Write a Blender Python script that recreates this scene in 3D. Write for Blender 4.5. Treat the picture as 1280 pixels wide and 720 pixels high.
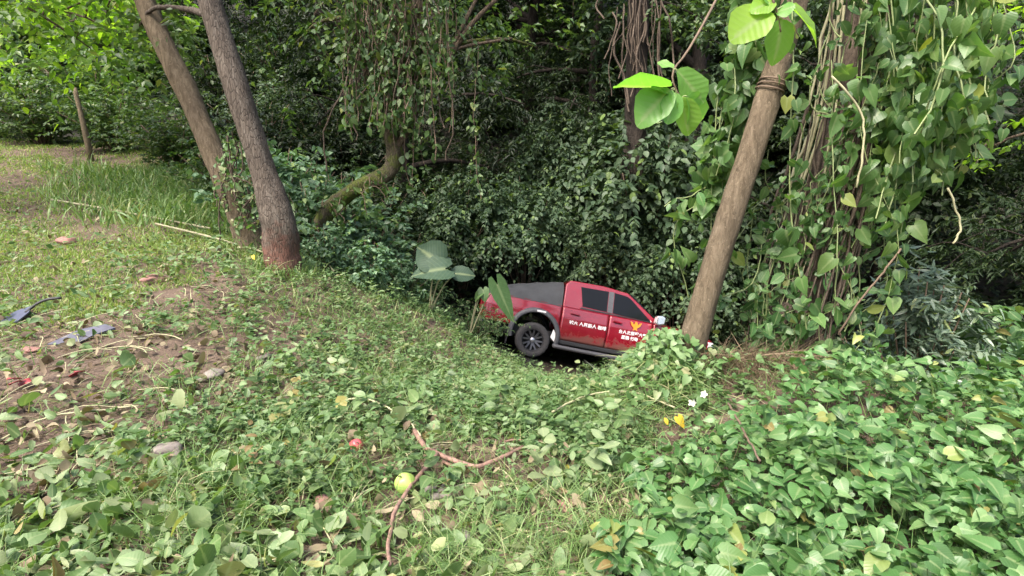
import bpy, bmesh, math
import numpy as np
from mathutils import Vector, Matrix, Euler

for o in list(bpy.data.objects):
    bpy.data.objects.remove(o)
SC = bpy.context.scene
COL = SC.collection
R = math.radians

# ------------------------------------------------------------------ camera
CAM_H, PITCH, FPX = 1.6, 13.0, 711.0          # eye height, degrees down, focal length in px of a 1280 wide frame
cam_d = bpy.data.cameras.new('camera')
cam = bpy.data.objects.new('camera', cam_d)
COL.objects.link(cam)
cam.location = (0, 0, CAM_H)
cam.rotation_euler = (R(90 - PITCH), 0, 0)
cam_d.sensor_width = 36
cam_d.lens = 36 * FPX / 1280
cam_d.clip_start = 0.05
cam_d.clip_end = 500
SC.camera = cam

# ------------------------------------------------------------------ sky and sun (soft, hazy daylight)
SUN_DIR = Vector((-0.42, -0.50, 1.0)).normalized()
world = bpy.data.worlds.new('World')
SC.world = world
world.use_nodes = True
wn = world.node_tree
sky = wn.nodes.new('ShaderNodeTexSky')
sky.sky_type = 'NISHITA'
sky.sun_disc = False
sky.sun_elevation = math.asin(SUN_DIR.z)
sky.sun_rotation = math.atan2(SUN_DIR.x, SUN_DIR.y)
sky.air_density = 1.0
sky.dust_density = 6.0
sky.ozone_density = 1.0
wn.links.new(sky.outputs[0], wn.nodes['Background'].inputs[0])
wn.nodes['Background'].inputs[1].default_value = 0.13

sd = bpy.data.lights.new('sun', 'SUN')
sd.energy = 1.5
sd.angle = R(14)
sd.color = (1.0, 0.96, 0.88)
sun = bpy.data.objects.new('sun', sd)
COL.objects.link(sun)
sun.rotation_euler = SUN_DIR.to_track_quat('Z', 'Y').to_euler()
sun.location = (-6, -8, 20)

SC.view_settings.view_transform = 'Standard'
SC.view_settings.look = 'None'
SC.view_settings.gamma = 1
SC.view_settings.exposure = 1.85
SC.render.engine = 'CYCLES'
SC.cycles.use_denoising = True
SC.cycles.max_bounces = 6
SC.cycles.diffuse_bounces = 3
SC.cycles.glossy_bounces = 2
SC.cycles.transmission_bounces = 4
SC.cycles.transparent_max_bounces = 4
SC.cycles.caustics_reflective = False
SC.cycles.caustics_refractive = False
SC.cycles.sample_clamp_indirect = 4

# ------------------------------------------------------------------ helpers
RNG = np.random.default_rng(7)
_p = R(PITCH)


def P(px, py, Y):
    """The point of the place seen at a photo pixel when it stands Y metres in front of the camera."""
    u, v = (px - 640) / FPX, (360 - py) / FPX
    d = np.array([u, math.cos(_p) + v * math.sin(_p), -math.sin(_p) + v * math.cos(_p)])
    return np.array([0, 0, CAM_H]) + d * (Y / d[1])


def nrm(a):
    a = np.asarray(a, float)
    return a / np.maximum(np.linalg.norm(a, axis=-1, keepdims=True), 1e-9)


def tag(o, label=None, cat=None, group=None, kind=None):
    if label: o['label'] = label
    if cat: o['category'] = cat
    if group: o['group'] = group
    if kind: o['kind'] = kind
    return o


def obj(name, me, parent=None, **k):
    o = bpy.data.objects.new(name, me)
    COL.objects.link(o)
    if parent is not None: o.parent = parent
    return tag(o, **k)


def thing(name, loc, label, cat, group=None):
    o = bpy.data.objects.new(name, None)
    COL.objects.link(o)
    o.location = [float(c) for c in loc]
    o.empty_display_size = 0.1
    return tag(o, label, cat, group)


def copy_tree(o, parent=None):
    c = o.copy()
    COL.objects.link(c)
    if parent is not None: c.parent = parent
    for ch in list(o.children): copy_tree(ch, c)
    return c


def mesh(name, V, faces, mats, attrs=None, smooth=True, mi=None):
    """faces: one (n,k) int array or a list of such arrays."""
    if isinstance(faces, np.ndarray): faces = [faces]
    faces = [np.asarray(f, np.int32) for f in faces if len(f)]
    V = np.asarray(V, np.float32)
    me = bpy.data.meshes.new(name)
    me.vertices.add(len(V))
    me.vertices.foreach_set('co', V.ravel())
    nl = sum(f.size for f in faces)
    npoly = sum(len(f) for f in faces)
    me.loops.add(nl)
    me.loops.foreach_set('vertex_index', np.concatenate([f.ravel() for f in faces]))
    me.polygons.add(npoly)
    tot = np.concatenate([np.full(len(f), f.shape[1], np.int32) for f in faces])
    st = np.concatenate([[0], np.cumsum(tot)[:-1]]).astype(np.int32)
    me.polygons.foreach_set('loop_start', st)
    if smooth: me.polygons.foreach_set('use_smooth', np.ones(npoly, bool))
    if mi is not None: me.polygons.foreach_set('material_index', np.asarray(mi, np.int32))
    for k, a in (attrs or {}).items():
        at = me.attributes.new(k, 'FLOAT', 'POINT')
        at.data.foreach_set('value', np.asarray(a, np.float32))
    for m in (mats if isinstance(mats, (list, tuple)) else [mats]): me.materials.append(m)
    me.update(calc_edges=True)
    return me


def join(parts):
    """[(V, quads)] -> V, quads"""
    Vs, Fs, n = [], [], 0
    for V, F in parts:
        Vs.append(V); Fs.append(F + n); n += len(V)
    return np.concatenate(Vs), np.concatenate(Fs)


def spline(pts, n):
    pts = np.asarray(pts, float)
    m = len(pts)
    if m == 2: 
        t = np.linspace(0, 1, n)[:, None]
        return pts[0] * (1 - t) + pts[1] * t
    ext = np.vstack([2 * pts[0] - pts[1], pts, 2 * pts[-1] - pts[-2]])
    s = np.linspace(0, m - 1 - 1e-6, n)
    i = s.astype(int); t = (s - i)[:, None]
    a, b, c, d = ext[i], ext[i + 1], ext[i + 2], ext[i + 3]
    return 0.5 * (2 * b + (c - a) * t + (2 * a - 5 * b + 4 * c - d) * t ** 2 + (3 * b - a - 3 * c + d) * t ** 3)


def tube(pts, rad, seg=8, rough=0.0, rng=RNG, caps=True, lumps=0.0):
    pts = np.asarray(pts, float)
    n = len(pts)
    rad = np.broadcast_to(np.asarray(rad, float), (n,)) if np.ndim(rad) == 0 or len(np.atleast_1d(rad)) == n else np.interp(np.linspace(0, 1, n), np.linspace(0, 1, len(rad)), rad)
    T = nrm(np.gradient(pts, axis=0))
    ref = np.array([0, 0, 1.0]) if abs(T[0, 2]) < 0.8 else np.array([1.0, 0, 0])
    A = np.zeros_like(pts)
    a = nrm(np.cross(T[0], ref))
    for i in range(n):
        a = a - T[i] * np.dot(a, T[i]); a = a / max(np.linalg.norm(a), 1e-9); A[i] = a
    B = np.cross(T, A)
    th = np.linspace(0, 2 * np.pi, seg, endpoint=False)
    rr = rad[:, None] * np.ones((n, seg))
    if rough:
        ph = rng.uniform(0, 6.28, 5)
        s = np.linspace(0, 1, n)[:, None]
        rr = rr * (1 + rough * (np.sin(3 * th + 9 * s + ph[0]) * 0.5 + np.sin(5 * th - 17 * s + ph[1]) * 0.35 + np.sin(2 * th + 31 * s + ph[2]) * 0.4) + rough * 0.5 * rng.normal(size=(n, seg)))
    if lumps:
        for _ in range(int(n / 6) + 1):
            s0, t0 = rng.uniform(0, n), rng.uniform(0, 6.28)
            d = ((np.arange(n)[:, None] - s0) / 2.2) ** 2 + (np.angle(np.exp(1j * (th - t0))) / 0.6) ** 2
            rr = rr + rad[:, None] * lumps * np.exp(-d)
    V = pts[:, None] + rr[..., None] * (np.cos(th)[None, :, None] * A[:, None] + np.sin(th)[None, :, None] * B[:, None])
    V = V.reshape(-1, 3)
    i = np.arange(n - 1)[:, None] * seg; j = np.arange(seg)[None]; k = (j + 1) % seg
    F = np.stack([i + j, i + k, i + seg + k, i + seg + j], -1).reshape(-1, 4)
    if caps and seg % 2 == 0:
        q = []
        for base, flip in ((0, True), ((n - 1) * seg, False)):
            idx = list(range(base, base + seg))
            for c in range(seg // 2 - 1):
                f = [idx[c], idx[c + 1], idx[seg - 2 - c], idx[seg - 1 - c]]
                q.append(f[::-1] if flip else f)
        F = np.vstack([F, np.array(q)])
    return V, F


# ------------------------------------------------------------------ leaf shapes (length along +Y, unit long, face up +Z)
def leaf_shape(outline, mids, fold=0.25, droop=0.18):
    """outline: right-hand points (x, y) from base to tip, mids: y of midrib points; one strip of triangles per side."""
    k = len(outline)
    mid = [(0.0, y) for y in mids]                       # includes base and tip
    V = [(0, y) for _x, y in mid]
    m = len(mid)
    Rr = list(range(m, m + k)); V += [(x, y) for x, y in outline]
    L = list(range(m + k, m + 2 * k)); V += [(-x, y) for x, y in outline]
    F = []
    def strip(side, flip):
        a, b = 0, 0
        tri = []
        # zip midrib and edge together by height
        while a < m - 1 or b < k - 1:
            if b >= k - 1 or (a < m - 1 and mid[a + 1][1] <= outline[b + 1][1]):
                tri.append((a, side[b], a + 1)); a += 1
            else:
                tri.append((a, side[b], side[b + 1])); b += 1
        return [t[::-1] if flip else t for t in tri]
    F += strip(Rr, False) + strip(L, True)
    V = np.array([(x, y, 0) for x, y in V], float)
    V[:, 2] = fold * np.abs(V[:, 0]) - droop * V[:, 1] ** 2
    V[len(mid):, 2] += 0.03 * np.sin(V[len(mid):, 1] * 11)
    midattr = np.zeros(len(V)); midattr[:m] = 1
    return V, np.array(F, np.int32), midattr

OVATE = leaf_shape([(0.16, .08), (0.31, .33), (0.28, .6), (0.13, .86)], [0, .3, .62, 1.0])
BROAD = leaf_shape([(0.22, .03), (0.40, .28), (0.37, .58), (0.17, .87)], [0, .3, .62, 1.0], fold=.18, droop=.12)
HEART = leaf_shape([(0.20, -.16), (0.42, .0), (0.46, .24), (0.31, .58), (0.10, .87)], [0, .28, .62, 1.02], fold=.2, droop=.2)
LANCE = leaf_shape([(0.11, .2), (0.13, .5), (0.07, .82)], [0, .35, .7, 1.0], fold=.3, droop=.3)
TARO = leaf_shape([(0.16, -.30), (0.34, -.24), (0.45, .02), (0.42, .32), (0.27, .66), (0.10, .90)], [0, .2, .45, .72, 1.02], fold=.12, droop=.16)
LOW = (np.array([(0, 0, 0), (.27, .42, .05), (0, 1, -.15), (-.27, .42, .05)], float), np.array([(0, 1, 2), (0, 2, 3)], np.int32), np.array([1, 0, 1, 0.]))
LOWN = (np.array([(0, 0, 0), (.14, .45, .04), (0, 1, -.2), (-.14, .45, .04)], float), np.array([(0, 1, 2), (0, 2, 3)], np.int32), np.array([1, 0, 1, 0.]))


def leaves(tpl, pos, axis, normal, size, rnd=None, rng=RNG, zvar=(0.3, 1.7), wvar=(0.85, 1.15), crumple=0.22):
    """-> V, tris, attrs for N leaves"""
    tv, tf, tm = tpl
    n = len(pos)
    Y = nrm(axis); X = nrm(np.cross(Y, normal)); Z = np.cross(X, Y)
    size = np.broadcast_to(np.asarray(size, float), (n,))
    zf = rng.uniform(*zvar, n); wf = rng.uniform(*wvar, n)
    zz = tv[None, :, 2] * zf[:, None]
    if crumple and len(tv) > 4:
        zz = zz + rng.normal(0, crumple, n)[:, None] * tv[None, :, 0] * (tv[None, :, 1] + .2) * 2 + rng.normal(0, crumple * .7, n)[:, None] * tv[None, :, 1] ** 2 + rng.normal(0, crumple * 1.6, n)[:, None] * tv[None, :, 0] ** 2
        wf = wf * (1 - np.clip(np.abs(rng.normal(0, crumple * .5, n)), 0, .5))
    V = pos[:, None] + size[:, None, None] * ((tv[None, :, 0] * wf[:, None])[..., None] * X[:, None] + tv[None, :, 1, None] * Y[:, None] + zz[..., None] * Z[:, None])
    F = (tf[None] + (np.arange(n) * len(tv))[:, None, None]).reshape(-1, 3)
    if rnd is None: rnd = rng.random(n)
    return V.reshape(-1, 3), F, {'rnd': np.repeat(rnd, len(tv)), 'mid': np.tile(tm, n), 'lv': np.tile(tv[:, 1] - .75 * np.abs(tv[:, 0]), n)}


def twig_leaves(b, d, L, m, leaf, droop=0.25, side=0.9, up=1.0, rng=RNG, jitter=0.35, t0=0.15):
    """b (T,3) twig bases, d (T,3) directions, L (T,) lengths, m leaves per twig -> pos, axis, normal"""
    T = len(b); d = nrm(d)
    t = np.linspace(t0, 1, m)[None] + rng.normal(0, .04, (T, m))
    s = np.where(np.arange(m) % 2, 1.0, -1.0)[None] * np.ones((T, 1))
    S = nrm(np.cross(d, [0, 0, 1.0]) + 1e-4)
    L = np.broadcast_to(np.asarray(L, float), (T,))
    pos = b[:, None] + d[:, None] * (L[:, None] * t)[..., None]
    pos[..., 2] -= droop * L[:, None] * t ** 2
    ax = d[:, None] * 0.55 + S[:, None] * (s * side)[..., None] + rng.normal(0, jitter, (T, m, 3))
    ax[..., 2] -= 0.25 + droop * 0.5
    no = np.array([0, 0, up]) + rng.normal(0, 0.45, (T, m, 3)) + d[:, None] * 0.15
    return pos.reshape(-1, 3), ax.reshape(-1, 3), no.reshape(-1, 3)


def blades(base, dirs, length, width, bend, rnd=None, rng=RNG, seg=3):
    """grass blades: flat tapering strips that bend over"""
    n = len(base); d = nrm(dirs)
    az = rng.uniform(0, 6.283, n)
    h = np.stack([np.cos(az), np.sin(az), np.zeros(n)], 1)
    s = nrm(np.cross(d, h) + 1e-5)
    t = np.linspace(0, 1, seg + 1)
    V = np.zeros((n, 2 * seg + 1, 3))
    length = np.broadcast_to(length, (n,)); width = np.broadcast_to(width, (n,)); bend = np.broadcast_to(bend, (n,))
    for i in range(seg + 1):
        c = base + d * (length * t[i])[:, None] + h * (length * bend * t[i] ** 2)[:, None]
        c[:, 2] -= length * np.abs(bend) * 0.55 * t[i] ** 2.5
        w = (width * (1 - t[i] ** 1.6) * 0.5)[:, None]
        if i < seg:
            V[:, 2 * i] = c - s * w; V[:, 2 * i + 1] = c + s * w
        else:
            V[:, 2 * seg] = c
    f = []
    for i in range(seg - 1):
        a = 2 * i
        f += [(a, a + 1, a + 3), (a, a + 3, a + 2)]
    f.append((2 * seg - 2, 2 * seg - 1, 2 * seg))
    k = 2 * seg + 1
    F = (np.array(f)[None] + (np.arange(n) * k)[:, None, None]).reshape(-1, 3)
    if rnd is None: rnd = rng.random(n)
    return V.reshape(-1, 3), F, {'rnd': np.repeat(rnd, k), 'mid': np.zeros(n * k), 'lv': np.zeros(n * k)}


def merge(*sets):
    Vs, Fs, A, n = [], [], {}, 0
    for V, F, at in sets:
        Vs.append(V); Fs.append(F + n); n += len(V)
        for k, a in at.items(): A.setdefault(k, []).append(a)
    return np.concatenate(Vs), np.concatenate(Fs), {k: np.concatenate(a) for k, a in A.items()}


# ------------------------------------------------------------------ materials
class NT:
    def __init__(s, name):
        s.m = bpy.data.materials.new(name); s.m.use_nodes = True
        s.t = s.m.node_tree; s.n = s.t.nodes; s.bsdf = s.n['Principled BSDF']; s.out = s.n['Material Output']
    def add(s, typ, **k):
        nd = s.n.new(typ)
        for a, b in k.items(): setattr(nd, a, b)
        return nd
    def link(s, a, b): s.t.links.new(a, b)
    def ramp(s, fac, stops, interp='LINEAR'):
        r = s.add('ShaderNodeValToRGB'); r.color_ramp.interpolation = interp
        e = r.color_ramp.elements
        while len(e) < len(stops): e.new(0.5)
        for x, (p_, c) in zip(e, stops): x.position = p_; x.color = (*c, 1)
        s.link(fac, r.inputs[0]); return r.outputs[0]
    def noise(s, scale, detail=4, rough=0.55, coord='Object', stretch=None, dist=0.0):
        tc = s.add('ShaderNodeTexCoord'); src = tc.outputs[coord]
        if stretch:
            mp = s.add('ShaderNodeMapping'); mp.inputs['Scale'].default_value = stretch
            s.link(src, mp.inputs[0]); src = mp.outputs[0]
        n = s.add('ShaderNodeTexNoise'); n.inputs['Scale'].default_value = scale; n.inputs['Detail'].default_value = detail
        n.inputs['Roughness'].default_value = rough; n.inputs['Distortion'].default_value = dist
        s.link(src, n.inputs['Vector']); return n.outputs['Fac']
    def mix(s, fac, a, b, blend='MIX'):
        m = s.add('ShaderNodeMix', data_type='RGBA', blend_type=blend)
        for i, v in ((0, fac), (6, a), (7, b)):
            if hasattr(v, 'is_linked') or hasattr(v, 'links'): s.link(v, m.inputs[i])
            elif i == 0: m.inputs[0].default_value = v
            else: m.inputs[i].default_value = (*v, 1)
        return m.outputs[2]
    def bump(s, h, strength=0.5, dist=0.02):
        b = s.add('ShaderNodeBump'); b.inputs['Strength'].default_value = strength; b.inputs['Distance'].default_value = dist
        s.link(h, b.inputs['Height']); s.link(b.outputs[0], s.bsdf.inputs['Normal']); return b


def leaf_mat(name, stops, trans=0.35, rough=0.42, spec=0.5, vein=0.35, objvar=0.25):
    k = NT(name)
    at = k.add('ShaderNodeAttribute', attribute_name='rnd')
    c = k.ramp(at.outputs['Fac'], stops)
    oi = k.add('ShaderNodeObjectInfo')
    hs = k.add('ShaderNodeHueSaturation')
    mr = k.add('ShaderNodeMapRange'); mr.inputs[3].default_value = 1 - objvar; mr.inputs[4].default_value = 1 + objvar
    k.link(oi.outputs['Random'], mr.inputs[0]); k.link(mr.outputs[0], hs.inputs['Value'])
    k.link(c, hs.inputs['Color']); c = hs.outputs[0]
    nz = k.noise(14, 3)
    c = k.mix(k.ramp(nz, [(.3, (0, 0, 0)), (.75, (1, 1, 1))]), c, k.mix(1.0, c, (.72, .78, .62), 'MULTIPLY'))
    if vein:
        am = k.add('ShaderNodeAttribute', attribute_name='mid')
        mf = k.ramp(am.outputs['Fac'], [(.80, (0, 0, 0)), (.97, (vein, vein, vein))])
        c = k.mix(mf, c, (.34, .40, .20))
        av = k.add('ShaderNodeAttribute', attribute_name='lv')
        wv = k.add('ShaderNodeMath', operation='MULTIPLY'); wv.inputs[1].default_value = 46
        sn = k.add('ShaderNodeMath', operation='SINE')
        k.link(av.outputs['Fac'], wv.inputs[0]); k.link(wv.outputs[0], sn.inputs[0])
        c = k.mix(k.ramp(sn.outputs[0], [(.72, (0, 0, 0)), (1.0, (vein * .22,) * 3)]), c, (.30, .36, .19))
        k.bump(sn.outputs[0], .10, .003)
    k.link(c, k.bsdf.inputs['Base Color'])
    k.bsdf.inputs['Roughness'].default_value = rough
    k.bsdf.inputs['Specular IOR Level'].default_value = spec
    tr = k.add('ShaderNodeBsdfTranslucent')
    tc = k.mix(1.0, c, (1.35, 1.5, .55), 'MULTIPLY')
    k.link(tc, tr.inputs[0])
    mx = k.add('ShaderNodeMixShader'); mx.inputs[0].default_value = trans
    k.link(k.bsdf.outputs[0], mx.inputs[1]); k.link(tr.outputs[0], mx.inputs[2]); k.link(mx.outputs[0], k.out.inputs[0])
    return k.m


def bark_mat(name, c1, c2, c3, scale=6, stretch=(3, 3, .6), bump=.6, moss=None, mossamt=.5, foot=None, crack=.75):
    k = NT(name)
    n1 = k.noise(scale, 6, .65, stretch=stretch, dist=.6)
    n2 = k.noise(2.2, 4)
    c = k.ramp(n1, [(.28, c1), (.52, c2), (.75, c3)])
    c = k.mix(k.ramp(n2, [(.35, (0, 0, 0)), (.7, (.6, .6, .6))]), c, k.mix(1.0, c, (.55, .55, .58), 'MULTIPLY'))
    if moss:
        n3 = k.noise(5, 5, .7)
        c = k.mix(k.ramp(n3, [(.62 - mossamt * .35, (0, 0, 0)), (.70 - mossamt * .3, (1, 1, 1))]), c, moss)
    if foot:
        tc = k.add('ShaderNodeTexCoord'); sx = k.add('ShaderNodeSeparateXYZ'); k.link(tc.outputs['Object'], sx.inputs[0])
        ad = k.add('ShaderNodeMath', operation='MULTIPLY_ADD'); ad.inputs[1].default_value = -1.1; ad.inputs[2].default_value = .80
        k.link(sx.outputs[2], ad.inputs[0])
        a2 = k.add('ShaderNodeMath', operation='ADD'); k.link(ad.outputs[0], a2.inputs[0]); k.link(k.noise(9, 4, .6), a2.inputs[1])
        c = k.mix(k.ramp(a2.outputs[0], [(.55, (0, 0, 0)), (.85, (.85,) * 3)]), c, k.mix(n1, (.06, .028, .02), foot))
    # cracks, pale lichen flecks and dark pits
    tc2 = k.add('ShaderNodeTexCoord'); mp2 = k.add('ShaderNodeMapping'); mp2.inputs['Scale'].default_value = (stretch[0] * 4, stretch[1] * 4, stretch[2] * 4)
    vo = k.add('ShaderNodeTexVoronoi', feature='DISTANCE_TO_EDGE'); vo.inputs['Scale'].default_value = scale * .55
    k.link(tc2.outputs['Object'], mp2.inputs[0]); k.link(mp2.outputs[0], vo.inputs['Vector'])
    cr = k.ramp(vo.outputs['Distance'], [(0, (0, 0, 0)), (.12, (1, 1, 1))])
    c = k.mix(k.ramp(vo.outputs['Distance'], [(0, (crack,) * 3), (.10, (0, 0, 0))]), c, tuple(x * .55 for x in c1))
    c = k.mix(k.ramp(k.noise(28, 5, .75), [(.60, (0, 0, 0)), (.70, (.45,) * 3)]), c, tuple(min(1, x * 1.6 + .02) for x in c3))
    c = k.mix(k.ramp(k.noise(17, 5, .75), [(.62, (0, 0, 0)), (.72, (.7,) * 3)]), c, tuple(x * .5 for x in c1))
    k.link(c, k.bsdf.inputs['Base Color'])
    k.bsdf.inputs['Roughness'].default_value = .9
    k.bsdf.inputs['Specular IOR Level'].default_value = .2
    nb = k.noise(scale * 2.2, 9, .75, stretch=stretch, dist=.8)
    hh_ = k.mix(.35 * min(1, crack / .75), nb, cr)
    k.bump(hh_, bump, .035)
    return k.m


def plain(name, c, rough=.6, metal=0.0, spec=.5, coat=0.0, var=0.0, vscale=8, bump=0.0):
    k = NT(name)
    if var:
        n = k.noise(vscale, 5, .6)
        a = tuple(x * (1 - var) for x in c); b = tuple(min(1, x * (1 + var)) for x in c)
        k.link(k.ramp(n, [(.3, a), (.7, b)]), k.bsdf.inputs['Base Color'])
        if bump: k.bump(n, bump, .01)
    else: k.bsdf.inputs['Base Color'].default_value = (*c, 1)
    k.bsdf.inputs['Roughness'].default_value = rough
    k.bsdf.inputs['Metallic'].default_value = metal
    k.bsdf.inputs['Specular IOR Level'].default_value = spec
    k.bsdf.inputs['Coat Weight'].default_value = coat
    k.bsdf.inputs['Coat Roughness'].default_value = .06
    return k.m


M = {}
# cut and wilting leaves of the clearing, fresh creeper leaves, weeds, lawn
M['litter'] = leaf_mat('cut_leaf', [(0, (.085, .150, .055)), (.35, (.135, .225, .080)), (.6, (.205, .300, .130)), (.80, (.270, .335, .190)), (.95, (.30, .33, .16)), (.985, (.32, .27, .09)), (1, (.22, .14, .07))], trans=.3, rough=.48, objvar=.15)
M['creeper'] = leaf_mat('creeper_leaf', [(0, (.036, .095, .026)), (.4, (.075, .175, .050)), (.75, (.125, .235, .085)), (.95, (.17, .27, .11)), (.985, (.28, .31, .09)), (1, (.20, .13, .06))], trans=.3, rough=.42, objvar=.15)
M['vine'] = leaf_mat('vine_leaf', [(0, (.055, .120, .036)), (.5, (.095, .190, .058)), (.85, (.145, .245, .085)), (.97, (.18, .27, .085)), (1, (.30, .32, .08))], trans=.42, rough=.42, objvar=.2)
M['twig'] = leaf_mat('fresh_leaf', [(0, (.16, .36, .07)), (.5, (.22, .42, .11)), (1, (.30, .48, .06))], trans=.55, rough=.4, vein=.5, objvar=.1)
M['weed'] = leaf_mat('weed_leaf', [(0, (.065, .130, .042)), (.5, (.125, .215, .080)), (.85, (.20, .28, .135)), (1, (.30, .28, .16))], trans=.3, rough=.5, vein=0, objvar=.1)
M['grass'] = leaf_mat('grass_blade', [(0, (.09, .18, .05)), (.5, (.16, .255, .085)), (.88, (.26, .33, .14)), (1, (.38, .33, .20))], trans=.3, rough=.5, vein=0, objvar=.1)
M['lawn'] = leaf_mat('lawn_blade', [(0, (.15, .25, .055)), (.5, (.24, .34, .085)), (.88, (.35, .39, .15)), (1, (.40, .33, .20))], trans=.35, rough=.55, vein=0, objvar=.1)
M['straw'] = leaf_mat('dry_straw', [(0, (.10, .065, .045)), (.5, (.20, .145, .095)), (1, (.34, .28, .19))], trans=.1, rough=.8, vein=0, objvar=.1)
# forest foliage
M['forest'] = leaf_mat('forest_leaf', [(0, (.017, .032, .014)), (.5, (.026, .048, .020)), (.9, (.044, .070, .030)), (1, (.09, .12, .04))], trans=.3, rough=.52, spec=.35, vein=0, objvar=.45)  # very dark tones: shade under the canopy is put into the leaf colour
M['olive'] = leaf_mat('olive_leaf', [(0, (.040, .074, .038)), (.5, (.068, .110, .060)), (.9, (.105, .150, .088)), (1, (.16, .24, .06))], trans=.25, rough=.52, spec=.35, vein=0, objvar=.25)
M['silver'] = leaf_mat('silvery_leaf', [(0, (.085, .135, .095)), (.5, (.14, .195, .145)), (.95, (.21, .27, .20)), (1, (.34, .40, .08))], trans=.2, rough=.34, spec=.7, vein=.2, objvar=.15)
M['blue'] = leaf_mat('bluish_leaf', [(0, (.080, .150, .088)), (.5, (.125, .22, .128)), (.95, (.18, .28, .165)), (1, (.28, .36, .12))], trans=.3, rough=.42, vein=.15, objvar=.2)
M['bright'] = leaf_mat('sunlit_leaf', [(0, (.12, .22, .045)), (.5, (.20, .34, .05)), (1, (.32, .46, .05))], trans=.6, rough=.45, vein=0, objvar=.15)  # lime tones raised in the colour so the leaves look lit
M['edge'] = leaf_mat('edge_leaf', [(0, (.050, .100, .032)), (.5, (.085, .15, .05)), (.95, (.14, .20, .07)), (1, (.22, .24, .08))], trans=.35, rough=.45, vein=0, objvar=.25)
M['taro'] = leaf_mat('taro_leaf', [(0, (.040, .075, .050)), (1, (.052, .092, .060))], trans=.2, rough=.6, spec=.3, vein=.35, objvar=.05)
M['taro2'] = leaf_mat('taro_leaf_green', [(0, (.06, .125, .04)), (1, (.12, .21, .075))], trans=.35, rough=.45, vein=.3, objvar=.05)
M['yellow'] = leaf_mat('yellow_leaf', [(0, (.62, .40, .03)), (1, (.70, .50, .06))], trans=.3, rough=.5, vein=.2, objvar=.05)
M['bark'] = bark_mat('brown_bark', (.055, .040, .028), (.135, .100, .070), (.220, .175, .128))
M['barkpale'] = bark_mat('pale_bark', (.085, .064, .040), (.175, .136, .090), (.27, .215, .148), scale=9, bump=.8, crack=.2)
M['barkred'] = bark_mat('reddish_foot_bark', (.055, .043, .034), (.120, .098, .078), (.20, .172, .14), foot=(.24, .115, .085))
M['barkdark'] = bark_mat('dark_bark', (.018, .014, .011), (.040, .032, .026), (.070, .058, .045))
M['mossbark'] = bark_mat('mossy_bark', (.05, .04, .028), (.10, .085, .055), (.17, .14, .10), moss=(.085, .105, .022), mossamt=.52)
M['root'] = bark_mat('hanging_root', (.065, .048, .036), (.135, .103, .078), (.22, .178, .135), scale=20, bump=.3)
M['stem'] = plain('green_stem', (.16, .20, .075), .6, var=.3)
M['stembrown'] = plain('brown_stem', (.13, .09, .06), .8, var=.35, vscale=20)
M['stempale'] = plain('pale_stem', (.36, .34, .20), .7, var=.25, vscale=10)
# ------------------------------------------------------------------ ground: road-side plateau, bank down to the truck, gully and far hillside
CP = np.array([
    (0, -2, 0), (-4, -2, 0), (4, -2, 0), (0, 1, 0), (0, 2.4, 0), (-3, 3, 0), (3, 2.4, -.02), (-5, 5.2, .1), (-7.2, 8, .45), (-12.2, 14, 1.75), (-7.85, 13, 1.35),
    (-5.5, 9, .62), (-2.9, 7, .24), (-8, 3, .1), (-14, 8, .9), (-16, 16, 2.3), (-10, 20, 2.6), (-1.7, 4.7, -.08), (-2.45, 9, -.35), (-1.0, 8.6, -1.0),
    (0, 3.2, -.08), (.1, 5, -.62), (.2, 7, -1.3), (-.2, 9.4, -1.9), (.36, 11.05, -2.44), (3.4, 11.1, -3.05), (.4, 12.7, -2.8), (3.4, 12.7, -3.4), (-1.3, 12, -1.9), (1.6, 8.8, -2.15), (1.8, 6.5, -1.5),
    (1, 15, -2.2), (1, 17.5, -.1), (1, 21, 2.6), (1, 27, 6), (1, 40, 13), (6, 7.5, -2.1), (8, 6, -1.8), (6, 10, -3.2), (10, 10, -3), (10, 16, -1.2), (14, 20, 2.5), (10, 30, 8), (20, 10, .5), (16, 6, -1.0),
    (1.25, 4.0, .0), (2.1, 4.4, -.12), (1.0, 3.3, -.12), (3.1, 3.7, -.06), (4.4, 3.1, -.16), (3.2, 4.8, -1.0), (4.6, 4.6, -1.5), (6.2, 3.6, -.95), (5.5, 1.5, -.1), (1.4, 4.9, -.55),
    (-4, 12, .15), (-5, 16, 1.4), (-8, 21, 3.4), (-14, 25, 5), (-3, 14, -.5), (-3, 19, 1.2), (-6, 30, 7), (-16, 38, 12), (18, 38, 14), (-26, 16, 4), (-24, 4, 1.6),
    (-45, 45, 18), (45, 45, 20), (0, 62, 22), (-45, 0, 3), (45, 0, 2), (0, -30, 0), (-35, -35, 0), (35, -35, 0), (28, 20, 5)], float)


def _tps_fit(cp):
    n = len(cp)
    d = np.linalg.norm(cp[:, None, :2] - cp[None, :, :2], axis=-1)
    K = np.where(d > 0, d ** 2 * np.log(d + 1e-12), 0) + np.eye(n) * 0.15
    Q = np.hstack([np.ones((n, 1)), cp[:, :2]])
    A = np.block([[K, Q], [Q.T, np.zeros((3, 3))]])
    return np.linalg.solve(A, np.concatenate([cp[:, 2], np.zeros(3)]))


_W = _tps_fit(CP)


def H0(x, y):
    x = np.asarray(x, float); y = np.asarray(y, float)
    out = _W[-3] + _W[-2] * x + _W[-1] * y
    for i, c in enumerate(CP):
        d2 = (x - c[0]) ** 2 + (y - c[1]) ** 2
        out = out + _W[i] * 0.5 * d2 * np.log(d2 + 1e-12)
    return out


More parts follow.
